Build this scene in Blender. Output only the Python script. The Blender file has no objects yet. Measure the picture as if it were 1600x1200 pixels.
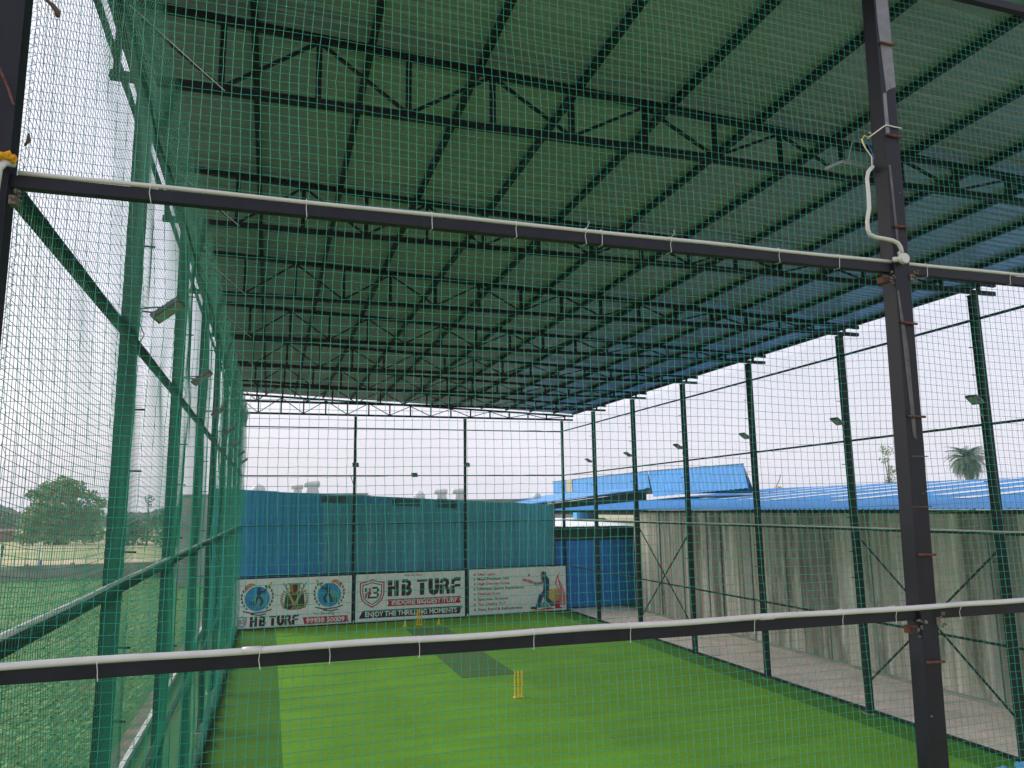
import bpy, bmesh, math, random
import numpy as np
from mathutils import Vector, Matrix, noise as mnoise

random.seed(7)
rng = np.random.default_rng(7)
C = bpy.context.scene.collection
R = math.radians
sc = bpy.context.scene

# ------------------------------------------------------------------ camera
cam = bpy.data.objects.new("camera", bpy.data.cameras.new("camera"))
C.objects.link(cam)
sc.camera = cam
cam.data.sensor_width = 36
cam.data.lens = 36 * 1193.25 / 1600
cam.data.clip_start = 0.05
cam.data.clip_end = 5000
H = 5.2
_f = 1193.2519
_vy = Vector((421 - 800, 798 - 600, _f)).normalized()
_vx = Vector((4630 - 800, 740 - 600, _f)).normalized()
_vz = _vx.cross(_vy)
cam.matrix_world = Matrix(((_vx[0], -_vx[1], -_vx[2], 0),
                           (_vy[0], -_vy[1], -_vy[2], 0),
                           (_vz[0], -_vz[1], -_vz[2], H),
                           (0, 0, 0, 1)))

# ------------------------------------------------------------------ light
SUN_EL, SUN_AZ = 31, -58
w = bpy.data.worlds.new("World")
sc.world = w
w.use_nodes = True
nt = w.node_tree
nt.nodes.clear()
sky = nt.nodes.new("ShaderNodeTexSky")
sky.sky_type = 'NISHITA'
sky.sun_disc = False
sky.sun_elevation = R(SUN_EL)
sky.sun_rotation = R(SUN_AZ)
sky.dust_density = 4
sky.air_density = 1.5
mx = nt.nodes.new("ShaderNodeMix"); mx.data_type = 'RGBA'
mx.inputs[0].default_value = 0.84
mx.inputs[7].default_value = (4.55, 4.4, 5.2, 1)
bg = nt.nodes.new("ShaderNodeBackground"); bg.inputs[1].default_value = 0.1
wo = nt.nodes.new("ShaderNodeOutputWorld")
nt.links.new(sky.outputs[0], mx.inputs[6])
cn = nt.nodes.new("ShaderNodeTexNoise"); cn.inputs["Scale"].default_value = 2.2; cn.inputs["Detail"].default_value = 6
ctc = nt.nodes.new("ShaderNodeTexCoord"); cmp_ = nt.nodes.new("ShaderNodeMapping"); cmp_.inputs[3].default_value = (1, 1, 3.5)
cmr = nt.nodes.new("ShaderNodeMapRange"); cmr.inputs[1].default_value = .3; cmr.inputs[2].default_value = .7; cmr.inputs[3].default_value = .93; cmr.inputs[4].default_value = 1.07
csc = nt.nodes.new("ShaderNodeVectorMath"); csc.operation = 'SCALE'
nt.links.new(ctc.outputs["Generated"], cmp_.inputs[0]); nt.links.new(cmp_.outputs[0], cn.inputs["Vector"]); nt.links.new(cn.outputs["Fac"], cmr.inputs[0])
nt.links.new(mx.outputs[2], csc.inputs[0]); nt.links.new(cmr.outputs[0], csc.inputs["Scale"])
nt.links.new(csc.outputs[0], bg.inputs[0])
nt.links.new(bg.outputs[0], wo.inputs[0])
sun = bpy.data.objects.new("sun", bpy.data.lights.new("sun", 'SUN'))
C.objects.link(sun)
sun.data.energy = 1.4
sun.data.angle = R(34)
sun.data.color = (1, 0.96, 0.9)
# direction towards the sun: veiled, ahead and to the left
_a = R(SUN_AZ)
_d = Vector((math.sin(_a) * math.cos(R(SUN_EL)), math.cos(_a) * math.cos(R(SUN_EL)), math.sin(R(SUN_EL))))
sun.rotation_euler = _d.to_track_quat('Z', 'Y').to_euler()
sc.view_settings.view_transform = 'Standard'
sc.view_settings.look = 'None'
sc.view_settings.exposure = 1.15
sc.view_settings.gamma = 1
sc.cycles.max_bounces = 8
sc.cycles.volume_bounces = 1

# ------------------------------------------------------------------ materials
def nodes(name, rough=0.7, metal=0.0, spec=0.5):
    m = bpy.data.materials.new(name)
    m.use_nodes = True
    n = m.node_tree
    b = n.nodes["Principled BSDF"]
    b.inputs["Roughness"].default_value = rough
    b.inputs["Metallic"].default_value = metal
    b.inputs["Specular IOR Level"].default_value = spec
    return m, n, b

def mat(name, col, rough=0.7, metal=0.0, var=0.25, scale=6.0, stretch=(1, 1, 1), bump=0.0, col2=None, detail=5, spec=0.5, rvar=0.0):
    """base colour varied by object-space noise"""
    m, n, b = nodes(name, rough, metal, spec)
    tc = n.nodes.new("ShaderNodeTexCoord")
    mp = n.nodes.new("ShaderNodeMapping"); mp.inputs[3].default_value = stretch
    ns = n.nodes.new("ShaderNodeTexNoise"); ns.inputs["Scale"].default_value = scale; ns.inputs["Detail"].default_value = detail
    cr = n.nodes.new("ShaderNodeValToRGB")
    cr.color_ramp.elements[0].position = 0.3
    cr.color_ramp.elements[1].position = 0.7
    c2 = col2 or tuple(min(1, c * (1 + var)) for c in col)
    c1 = tuple(c * (1 - var) for c in col) if col2 is None else col
    cr.color_ramp.elements[0].color = (*c1, 1)
    cr.color_ramp.elements[1].color = (*c2, 1)
    L = n.links.new
    L(tc.outputs["Object"], mp.inputs[0]); L(mp.outputs[0], ns.inputs["Vector"])
    L(ns.outputs["Fac"], cr.inputs[0]); L(cr.outputs[0], b.inputs["Base Color"])
    if rvar:
        mr = n.nodes.new("ShaderNodeMapRange")
        mr.inputs[3].default_value = max(0.05, rough - rvar); mr.inputs[4].default_value = min(1, rough + rvar)
        L(ns.outputs["Fac"], mr.inputs[0]); L(mr.outputs[0], b.inputs["Roughness"])
    if bump:
        bp = n.nodes.new("ShaderNodeBump"); bp.inputs["Strength"].default_value = bump
        bp.inputs["Distance"].default_value = 0.02
        L(ns.outputs["Fac"], bp.inputs["Height"]); L(bp.outputs[0], b.inputs["Normal"])
    return m

M = {}
M['steel'] = mat("steel_paint", (0.006, 0.007, 0.010), 0.55, 0.0, 0.35, 9, bump=0.1, rvar=0.12, spec=0.25)
M['pole'] = mat("pole_paint", (0.009, 0.010, 0.018), 0.5, 0.0, 0.5, 5, (1, 1, 0.5), bump=0.12, rvar=0.15, spec=0.28)
M['rust'] = mat("rusty_steel", (0.12, 0.045, 0.028), 0.85, 0, 0.5, 60, bump=0.4)
M['bare'] = mat("grey_primer_patch", (0.17, 0.18, 0.2), 0.55, 0, 0.2, 14)
M['dull'] = mat("scuffed_paint", (0.085, 0.087, 0.09), 0.6, 0, 0.35, 12)
M['weld'] = mat("weld_spatter", (0.2, 0.16, 0.13), 0.7, 0.3, 0.6, 90, bump=0.6)
M['pvc'] = mat("white_pvc", (0.6, 0.59, 0.575), 0.32, 0, 0.07, 7, rvar=0.08)
M['wire'] = mat("white_wire", (0.72, 0.71, 0.68), 0.5, 0, 0.05, 20)
M['wire_yellow'] = mat("yellow_wire", (0.75, 0.6, 0.03), 0.45, 0, 0.1, 20)
M['wire_blue'] = mat("blue_wire", (0.02, 0.08, 0.4), 0.45, 0, 0.1, 20)
M['yellow'] = mat("yellow_plastic", (1.0, 0.62, 0.01), 0.4, 0, 0.1, 10)
M['lime'] = mat("lime_plastic", (0.85, 0.75, 0.02), 0.45, 0, 0.1, 10)
M['tape'] = mat("yellow_cloth", (0.8, 0.36, 0.01), 0.9, 0, 0.35, 60, bump=0.5)
M['lamp'] = mat("lamp_housing", (0.11, 0.12, 0.125), 0.45, 0.3, 0.15, 20)
M['lens'] = mat("lamp_glass", (0.25, 0.3, 0.3), 0.12, 0.0, 0.1, 10)
M['white'] = mat("white_paint", (0.72, 0.72, 0.7), 0.6, 0, 0.08, 4)
M['tank'] = mat("white_tank", (0.6, 0.6, 0.57), 0.45, 0, 0.12, 3)
M['cement'] = mat("cement", (0.3, 0.29, 0.26), 0.9, 0, 0.25, 2, bump=0.2)
M['plaster'] = mat("old_plaster", (0.34, 0.33, 0.3), 0.9, 0, 0.25, 0.6, bump=0.1)
M['fieldwall'] = mat("field_wall_cement", (0.27, 0.255, 0.22), 0.95, 0, 0.35, 0.5, (1, 1, 3))
M['redroof'] = mat("red_sheds", (0.22, 0.09, 0.07), 0.9, 0, 0.3, 0.3)
M['bark'] = mat("bark", (0.1, 0.075, 0.05), 0.95, 0, 0.35, 3, bump=0.4)
M['palmbark'] = mat("palm_bark", (0.16, 0.14, 0.11), 0.95, 0, 0.4, 8, (1, 1, 3), bump=0.5)
M['leaf'] = mat("tree_leaves", (0.085, 0.16, 0.04), 0.6, 0, 0.5, 0.5, col2=(0.2, 0.31, 0.07))
M['leafdark'] = mat("dark_leaves", (0.05, 0.1, 0.04), 0.6, 0, 0.5, 0.5, col2=(0.1, 0.17, 0.06))
M['palm'] = mat("palm_fronds", (0.03, 0.07, 0.03), 0.55, 0, 0.5, 0.7, col2=(0.07, 0.11, 0.05))
M['cropleaf'] = mat("crop_leaves", (0.05, 0.21, 0.045), 0.65, 0, 0.5, 0.25, col2=(0.17, 0.40, 0.12), spec=0.35)
M['skirt'] = mat("bunched_net", (0.004, 0.03, 0.02), 0.8, 0, 0.5, 20, bump=0.8)
M['blue_plastic'] = mat("lightblue_plastic", (0.1, 0.42, 0.75), 0.3, 0, 0.08, 8)  # plain light blue plastic of the chairs and cooler
M['hills'] = mat("far_woods", (0.10, 0.15, 0.11), 0.9, 0, 0.4, 0.05)
M['drain'] = mat("drain_earth", (0.2, 0.16, 0.12), 0.95, 0, 0.4, 2, bump=0.3)
# painted artwork colours
def flat(name, c, rough=0.55):
    M[name] = mat("print_" + name, c, rough, 0, 0.06, 3)
flat('ink', (0.012, 0.012, 0.014)); flat('red', (0.5, 0.012, 0.03)); flat('paper', (0.88, 0.88, 0.88), 0.4)
flat('sky_blue', (0.02, 0.3, 0.6)); flat('navy', (0.01, 0.05, 0.12)); flat('orange', (0.75, 0.2, 0.02))
flat('gold', (0.33, 0.22, 0.05)); flat('olive', (0.03, 0.06, 0.02)); flat('wood', (0.5, 0.33, 0.16))
flat('teal', (0.1, 0.4, 0.42)); flat('pink', (0.7, 0.2, 0.2)); flat('sun', (0.75, 0.55, 0.12)); flat('grey', (0.3, 0.3, 0.3))
flat('brown', (0.1, 0.02, 0.01)); flat('blue_kit', (0.01, 0.07, 0.16)); flat('skin', (0.3, 0.14, 0.08)); flat('dim_red', (0.5, 0.2, 0.2))

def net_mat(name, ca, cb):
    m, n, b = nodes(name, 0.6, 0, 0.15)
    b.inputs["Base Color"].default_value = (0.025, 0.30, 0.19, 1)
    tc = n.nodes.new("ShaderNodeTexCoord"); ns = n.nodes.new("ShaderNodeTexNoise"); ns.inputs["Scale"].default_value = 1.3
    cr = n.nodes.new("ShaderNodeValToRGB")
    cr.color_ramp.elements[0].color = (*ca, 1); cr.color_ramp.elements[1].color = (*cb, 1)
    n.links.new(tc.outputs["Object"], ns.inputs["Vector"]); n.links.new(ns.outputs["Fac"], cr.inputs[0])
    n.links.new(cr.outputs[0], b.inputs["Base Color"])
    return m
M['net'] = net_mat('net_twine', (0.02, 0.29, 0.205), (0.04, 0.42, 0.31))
M['net_backlit'] = net_mat('net_twine_backlit', (0.003, 0.17, 0.105), (0.007, 0.25, 0.155))  # same twine as the near net, its backlit darkness put into the colour

def turf_mat():
    m, n, b = nodes("artificial_turf", 0.8, 0, 0.25)
    L = n.links.new
    tc = n.nodes.new("ShaderNodeTexCoord"); sp = n.nodes.new("ShaderNodeSeparateXYZ")
    L(tc.outputs["Object"], sp.inputs[0])
    base = n.nodes.new("ShaderNodeRGB"); base.outputs[0].default_value = (0.125, 0.315, 0.012, 1)
    dark = n.nodes.new("ShaderNodeRGB"); dark.outputs[0].default_value = (0.055, 0.19, 0.008, 1)
    def cmp(op, val):
        c = n.nodes.new("ShaderNodeMath"); c.operation = op; c.inputs[1].default_value = val
        L(sp.outputs[0], c.inputs[0]); return c.outputs[0]
    mxn = n.nodes.new("ShaderNodeMath"); mxn.operation = 'MAXIMUM'
    L(cmp('LESS_THAN', 0.45), mxn.inputs[0]); L(cmp('GREATER_THAN', 13.64), mxn.inputs[1])
    a = n.nodes.new("ShaderNodeMix"); a.data_type = 'RGBA'
    # the left-hand roll has the darker pile
    lft = cmp('LESS_THAN', 0.45)
    L(mxn.outputs[0], a.inputs[0]); L(base.outputs[0], a.inputs[6]); L(dark.outputs[0], a.inputs[7])
    # rolls two metres wide, each laid with slightly different pile
    dv = n.nodes.new("ShaderNodeMath"); dv.operation = 'MULTIPLY_ADD'; dv.inputs[1].default_value = 0.5; dv.inputs[2].default_value = 0.2
    L(sp.outputs[0], dv.inputs[0])
    fl = n.nodes.new("ShaderNodeMath"); fl.operation = 'FLOOR'; L(dv.outputs[0], fl.inputs[0])
    wn = n.nodes.new("ShaderNodeTexWhiteNoise"); wn.noise_dimensions = '1D'; L(fl.outputs[0], wn.inputs["W"])
    mr = n.nodes.new("ShaderNodeMapRange"); mr.inputs[3].default_value = 0.96; mr.inputs[4].default_value = 1.05
    L(wn.outputs[0], mr.inputs[0])
    n1 = n.nodes.new("ShaderNodeTexNoise"); n1.inputs["Scale"].default_value = 0.5; n1.inputs["Detail"].default_value = 8
    n2 = n.nodes.new("ShaderNodeTexNoise"); n2.inputs["Scale"].default_value = 16; n2.inputs["Detail"].default_value = 8; n2.inputs["Roughness"].default_value = .75
    L(tc.outputs["Object"], n1.inputs["Vector"]); L(tc.outputs["Object"], n2.inputs["Vector"])
    r1 = n.nodes.new("ShaderNodeMapRange"); r1.inputs[3].default_value = 0.72; r1.inputs[4].default_value = 1.28; L(n1.outputs["Fac"], r1.inputs[0])
    r2 = n.nodes.new("ShaderNodeMapRange"); r2.inputs[3].default_value = 0.55; r2.inputs[4].default_value = 1.45; L(n2.outputs["Fac"], r2.inputs[0])
    m1 = n.nodes.new("ShaderNodeMath"); m1.operation = 'MULTIPLY'; L(r1.outputs[0], m1.inputs[0]); L(r2.outputs[0], m1.inputs[1])
    mpb = n.nodes.new("ShaderNodeMapping"); mpb.inputs[3].default_value = (.18, 1.5, 1); L(tc.outputs["Object"], mpb.inputs[0])
    n3 = n.nodes.new("ShaderNodeTexNoise"); n3.inputs["Scale"].default_value = 1.2; n3.inputs["Detail"].default_value = 9; n3.inputs["Roughness"].default_value = .7; L(mpb.outputs[0], n3.inputs["Vector"])
    r3 = n.nodes.new("ShaderNodeMapRange"); r3.inputs[1].default_value = .3; r3.inputs[2].default_value = .7; r3.inputs[3].default_value = .84; r3.inputs[4].default_value = 1.16; L(n3.outputs["Fac"], r3.inputs[0])
    m0 = n.nodes.new("ShaderNodeMath"); m0.operation = 'MULTIPLY'; L(m1.outputs[0], m0.inputs[0]); L(r3.outputs[0], m0.inputs[1])
    m2 = n.nodes.new("ShaderNodeMath"); m2.operation = 'MULTIPLY'; L(m0.outputs[0], m2.inputs[0]); L(mr.outputs[0], m2.inputs[1])
    vm = n.nodes.new("ShaderNodeVectorMath"); vm.operation = 'SCALE'
    L(a.outputs[2], vm.inputs[0]); L(m2.outputs[0], vm.inputs["Scale"])
    lm = n.nodes.new("ShaderNodeMapRange"); lm.inputs[3].default_value = 1; lm.inputs[4].default_value = .85; L(lft, lm.inputs[0])
    v2 = n.nodes.new("ShaderNodeVectorMath"); v2.operation = 'SCALE'; L(vm.outputs[0], v2.inputs[0]); L(lm.outputs[0], v2.inputs["Scale"])
    L(v2.outputs[0], b.inputs["Base Color"])
    bp = n.nodes.new("ShaderNodeBump"); bp.inputs["Strength"].default_value = 0.5; bp.inputs["Distance"].default_value = 0.02
    L(n2.outputs["Fac"], bp.inputs["Height"]); L(bp.outputs[0], b.inputs["Normal"])
    return m
M['turf'] = turf_mat()
M['matting'] = mat("pitch_matting", (0.05, 0.14, 0.018), 0.85, 0, 0.2, 30, bump=0.3)

def sheet_mat(name, cols, rough=0.5, metal=0.0, along='Z', streak=1.0, grime=0.5, ncell=1.0, axis=0, stain=None):
    """weathered profiled sheet: vertical streaks and a tone of its own for each sheet"""
    m, n, b = nodes(name, rough, metal)
    L = n.links.new
    tc = n.nodes.new("ShaderNodeTexCoord"); mp = n.nodes.new("ShaderNodeMapping")
    st = {'X': (0.12, 3.0, 3.0), 'Z': (3.0, 3.0, 0.12), 'Y': (3.0, .12, 3.0)}[along]
    mp.inputs[3].default_value = st
    L(tc.outputs["Object"], mp.inputs[0])
    ns = n.nodes.new("ShaderNodeTexNoise"); ns.inputs["Scale"].default_value = 1.6 * streak; ns.inputs["Detail"].default_value = 7; ns.inputs["Roughness"].default_value = 0.65
    L(mp.outputs[0], ns.inputs["Vector"])
    cr = n.nodes.new("ShaderNodeValToRGB")
    while len(cr.color_ramp.elements) < len(cols): cr.color_ramp.elements.new(0.5)
    for i, c in enumerate(cols):
        cr.color_ramp.elements[i].position = 0.28 + 0.44 * i / max(1, len(cols) - 1)
        cr.color_ramp.elements[i].color = (*c, 1)
    L(ns.outputs["Fac"], cr.inputs[0])
    sp = n.nodes.new("ShaderNodeSeparateXYZ"); L(tc.outputs["Object"], sp.inputs[0])
    dv = n.nodes.new("ShaderNodeMath"); dv.operation = 'MULTIPLY'; dv.inputs[1].default_value = ncell; L(sp.outputs[axis], dv.inputs[0])
    fl = n.nodes.new("ShaderNodeMath"); fl.operation = 'FLOOR'; L(dv.outputs[0], fl.inputs[0])
    wn = n.nodes.new("ShaderNodeTexWhiteNoise"); wn.noise_dimensions = '1D'; L(fl.outputs[0], wn.inputs["W"])
    mr = n.nodes.new("ShaderNodeMapRange"); mr.inputs[3].default_value = 1 - grime * 0.5; mr.inputs[4].default_value = 1 + grime * 0.4
    L(wn.outputs[0], mr.inputs[0])
    vm = n.nodes.new("ShaderNodeVectorMath"); vm.operation = 'SCALE'
    L(cr.outputs[0], vm.inputs[0]); L(mr.outputs[0], vm.inputs["Scale"]); L(vm.outputs[0], b.inputs["Base Color"])
    if stain:
        m2 = n.nodes.new("ShaderNodeMapping"); m2.inputs[3].default_value = (1, 1, .22); L(tc.outputs["Object"], m2.inputs[0])
        n3 = n.nodes.new("ShaderNodeTexNoise"); n3.inputs["Scale"].default_value = .9; n3.inputs["Detail"].default_value = 9; n3.inputs["Roughness"].default_value = .7; L(m2.outputs[0], n3.inputs["Vector"])
        r3 = n.nodes.new("ShaderNodeMapRange"); r3.inputs[1].default_value = .52; r3.inputs[2].default_value = .62; r3.inputs[4].default_value = .8; L(n3.outputs["Fac"], r3.inputs[0])
        mm = n.nodes.new("ShaderNodeMix"); mm.data_type = 'RGBA'; L(r3.outputs[0], mm.inputs[0]); L(vm.outputs[0], mm.inputs[6]); mm.inputs[7].default_value = (*stain, 1)
        L(mm.outputs[2], b.inputs["Base Color"])
    return m
M['roof'] = sheet_mat("roof_sheet", [(0.225, 0.25, 0.37), (0.275, 0.305, 0.44)], 0.34, 0.2, 'X', 0.6, 0.18, 0.95, 1)
M['blue_wall'] = sheet_mat("teal_blue_sheet", [(0.06, 0.30, 0.42), (0.10, 0.42, 0.56), (0.13, 0.46, 0.62)], 0.55, 0.1, 'Z', 1.0, 0.22, 1.0, 0)
M['blue_wall2'] = sheet_mat("bright_blue_sheet", [(0.03, 0.27, 0.52), (0.04, 0.36, 0.68)], 0.5, 0.1, 'Z', 1.0, 0.3, 1.0, 0)
M['gate_blue'] = sheet_mat("gate_blue_sheet", [(0.015, 0.19, 0.68), (0.02, 0.24, 0.8)], 0.5, 0.1, 'Z', 1.0, 0.15, 1.0, 0)
M['shed_roof'] = sheet_mat("blue_shed_roof", [(0.05, 0.27, 0.62), (0.07, 0.33, 0.72)], 0.45, 0.0, 'X', 0.5, 0.12, 0.6, 1)
M['shed_roof2'] = sheet_mat("blue_monitor_sheet", [(0.03, 0.2, 0.5), (0.045, 0.27, 0.6)], 0.45, 0.0, 'X', 0.5, 0.25, 0.25, 1)
M['skylight'] = mat("skylight_sheet", (0.62, 0.66, 0.68), 0.4, 0, 0.12, 2)
M['rustwall'] = sheet_mat("weathered_sheet", [(0.17, 0.115, 0.08), (0.36, 0.32, 0.265), (0.48, 0.46, 0.40), (0.78, 0.76, 0.69)], 0.75, 0.05, 'Z', 0.85, 0.9, 1.05, 1, stain=(0.14, 0.10, 0.075))
M['faded'] = mat('grimy_teal_sheet', (0.03, 0.10, 0.13), 0.7, 0, 0.5, 3)
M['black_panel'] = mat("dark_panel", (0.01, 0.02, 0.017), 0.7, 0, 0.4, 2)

def paver_mat():
    m, n, b = nodes("pavers", 0.85)
    L = n.links.new
    tc = n.nodes.new("ShaderNodeTexCoord"); br = n.nodes.new("ShaderNodeTexBrick")
    br.inputs["Scale"].default_value = 1.0
    br.inputs["Brick Width"].default_value = 0.22; br.inputs["Row Height"].default_value = 0.11; br.inputs["Mortar Size"].default_value = 0.006
    br.inputs["Color1"].default_value = (0.82, 0.69, 0.58, 1); br.inputs["Color2"].default_value = (0.72, 0.59, 0.5, 1); br.inputs["Mortar"].default_value = (0.34, 0.3, 0.26, 1)
    ns = n.nodes.new("ShaderNodeTexNoise"); ns.inputs["Scale"].default_value = 1.2; ns.inputs["Detail"].default_value = 8
    L(tc.outputs["Object"], br.inputs[0]); L(tc.outputs["Object"], ns.inputs["Vector"])
    mr = n.nodes.new("ShaderNodeMapRange"); mr.inputs[3].default_value = 0.65; mr.inputs[4].default_value = 1.3; L(ns.outputs["Fac"], mr.inputs[0])
    vm = n.nodes.new("ShaderNodeVectorMath"); vm.operation = 'SCALE'
    L(br.outputs["Color"], vm.inputs[0]); L(mr.outputs[0], vm.inputs["Scale"]); L(vm.outputs[0], b.inputs["Base Color"])
    bp = n.nodes.new("ShaderNodeBump"); bp.inputs["Strength"].default_value = 0.4; bp.inputs["Distance"].default_value = 0.01; bp.invert = True
    L(br.outputs["Fac"], bp.inputs["Height"]); L(bp.outputs[0], b.inputs["Normal"])
    return m
M['paver'] = paver_mat()

def ramp_ground(name, cols, scale, stretch=(1, 1, 1)):
    m, n, b = nodes(name, 0.95)
    L = n.links.new
    tc = n.nodes.new("ShaderNodeTexCoord"); mp = n.nodes.new("ShaderNodeMapping"); mp.inputs[3].default_value = stretch
    ns = n.nodes.new("ShaderNodeTexNoise"); ns.inputs["Scale"].default_value = scale; ns.inputs["Detail"].default_value = 10
    cr = n.nodes.new("ShaderNodeValToRGB")
    while len(cr.color_ramp.elements) < len(cols): cr.color_ramp.elements.new(0.5)
    for i, c in enumerate(cols):
        cr.color_ramp.elements[i].position = 0.3 + 0.4 * i / (len(cols) - 1); cr.color_ramp.elements[i].color = (*c, 1)
    L(tc.outputs["Object"], mp.inputs[0]); L(mp.outputs[0], ns.inputs["Vector"]); L(ns.outputs["Fac"], cr.inputs[0]); L(cr.outputs[0], b.inputs["Base Color"])
    return m
M['farm'] = ramp_ground("dry_farmland", [(0.42, 0.34, 0.2), (0.2, 0.27, 0.08), (0.5, 0.4, 0.25), (0.25, 0.3, 0.1)], 0.03, (0.6, 1.6, 1))
M['soil'] = ramp_ground("crop_soil", [(0.07, 0.15, 0.04), (0.08, 0.2, 0.05), (0.13, 0.17, 0.07)], 0.3)

# ------------------------------------------------------------------ mesh helpers
class MB:
    def __init__(s): s.v = []; s.f = []
    def box(s, x0, x1, y0, y1, z0, z1):
        o = len(s.v)
        s.v += [(x0, y0, z0), (x1, y0, z0), (x1, y1, z0), (x0, y1, z0), (x0, y0, z1), (x1, y0, z1), (x1, y1, z1), (x0, y1, z1)]
        s.f += [tuple(o + i for i in q) for q in ((0, 3, 2, 1), (4, 5, 6, 7), (0, 1, 5, 4), (1, 2, 6, 5), (2, 3, 7, 6), (3, 0, 4, 7))]
        return s
    def beam(s, p, q, w, h, up=(0, 0, 1)):
        p = Vector(p); q = Vector(q); d = (q - p).normalized(); u = Vector(up)
        if abs(d.dot(u)) > 0.98: u = Vector((0, 1, 0))
        sd = d.cross(u).normalized(); u = sd.cross(d)
        o = len(s.v)
        for c in (p, q):
            for a, b in ((-1, -1), (1, -1), (1, 1), (-1, 1)):
                s.v.append(tuple(c + sd * a * w / 2 + u * b * h / 2))
        s.f += [tuple(o + i for i in q_) for q_ in ((0, 1, 2, 3), (7, 6, 5, 4), (0, 4, 5, 1), (1, 5, 6, 2), (2, 6, 7, 3), (3, 7, 4, 0))]
        return s
    def tube(s, pts, r, n=8, cap=True):
        pts = [Vector(p) for p in pts]; o = len(s.v); k = len(pts)
        rs = r if isinstance(r, (list, tuple)) else [r] * k
        prev = None
        for i, p in enumerate(pts):
            d = (pts[min(i + 1, k - 1)] - pts[max(i - 1, 0)]).normalized()
            if prev is None:
                u = Vector((0, 0, 1)) if abs(d.z) < 0.9 else Vector((1, 0, 0))
                a = d.cross(u).normalized()
            else:
                a = (prev - d * prev.dot(d)).normalized()
            prev = a; b = d.cross(a)
            for j in range(n):
                t = 2 * math.pi * j / n
                s.v.append(tuple(p + (a * math.cos(t) + b * math.sin(t)) * rs[i]))
        for i in range(k - 1):
            for j in range(n):
                s.f.append((o + i * n + j, o + i * n + (j + 1) % n, o + (i + 1) * n + (j + 1) % n, o + (i + 1) * n + j))
        if cap:
            s.f.append(tuple(o + j for j in range(n))[::-1]); s.f.append(tuple(o + (k - 1) * n + j for j in range(n)))
        return s
    def lathe(s, prof, c=(0, 0, 0), n=20):
        o = len(s.v); k = len(prof)
        for r, z in prof:
            for j in range(n):
                t = 2 * math.pi * j / n
                s.v.append((c[0] + r * math.cos(t), c[1] + r * math.sin(t), c[2] + z))
        for i in range(k - 1):
            for j in range(n):
                s.f.append((o + i * n + j, o + i * n + (j + 1) % n, o + (i + 1) * n + (j + 1) % n, o + (i + 1) * n + j))
        s.f.append(tuple(o + j for j in range(n))[::-1]); s.f.append(tuple(o + (k - 1) * n + j for j in range(n)))
        return s
    def prism(s, pts, y0, y1):
        """polygon in X,Z extruded in Y (y0 is the front)"""
        o = len(s.v); k = len(pts)
        s.v += [(x, y0, z) for x, z in pts] + [(x, y1, z) for x, z in pts]
        s.f.append(tuple(o + i for i in range(k))); s.f.append(tuple(o + k + i for i in range(k))[::-1])
        for i in range(k):
            j = (i + 1) % k
            s.f.append((o + i, o + k + i, o + k + j, o + j))
        return s
    def slab(s, a, b, c, d, t):
        """quad a b c d thickened downward by t"""
        o = len(s.v)
        s.v += [tuple(p) for p in (a, b, c, d)] + [(p[0], p[1], p[2] - t) for p in (a, b, c, d)]
        s.f += [tuple(o + i for i in q) for q in ((0, 1, 2, 3), (7, 6, 5, 4), (0, 4, 5, 1), (1, 5, 6, 2), (2, 6, 7, 3), (3, 7, 4, 0))]
        return s
    def build(s, name, m, parent=None, smooth=False, bevel=0.0, loc=None):
        me = bpy.data.meshes.new(name)
        me.from_pydata(s.v, [], s.f); me.validate()
        bm = bmesh.new(); bm.from_mesh(me); bmesh.ops.recalc_face_normals(bm, faces=bm.faces)
        if bevel: bmesh.ops.bevel(bm, geom=bm.edges[:], offset=bevel, segments=2, affect='EDGES', profile=0.6)
        bm.to_mesh(me); bm.free()
        me.materials.append(m)
        if smooth: me.polygons.foreach_set("use_smooth", [True] * len(me.polygons))
        o = bpy.data.objects.new(name, me); C.objects.link(o)
        if parent: o.parent = parent
        if loc: o.location = loc
        return o

def tag(o, label=None, cat=None, group=None, kind=None):
    if label: o["label"] = label
    if cat: o["category"] = cat
    if group: o["group"] = group
    if kind: o["kind"] = kind
    return o

def empty(name, loc, label, cat, group=None, rz=0):
    o = bpy.data.objects.new(name, None); C.objects.link(o)
    o.location = loc; o.rotation_euler = (0, 0, rz); o.empty_display_size = 0.1
    return tag(o, label, cat, group)

kids = {}
def copy_tree(o, parent=None):
    c = o.copy(); C.objects.link(c)
    if parent: c.parent = parent
    for ch in [x for x in C.objects if x.parent == o]:
        copy_tree(ch, c)
    return c

ORD = ["first", "second", "third", "fourth", "fifth", "sixth", "seventh", "eighth", "ninth", "tenth", "eleventh", "twelfth", "thirteenth"]

# ------------------------------------------------------------------ dimensions
BAY = 4.17
FY = 4.02                                  # the nearest frame
YS = [8.27 + BAY * k for k in range(8)]    # truss and post lines (last = far end wall)
XL, XR = -1.40, 14.54                      # side post centres
RAILS = [2.27, 4.52, 6.80, 9.08]
def ztop(x): return 10.60 - 0.040 * (x + 1.7)

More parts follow.
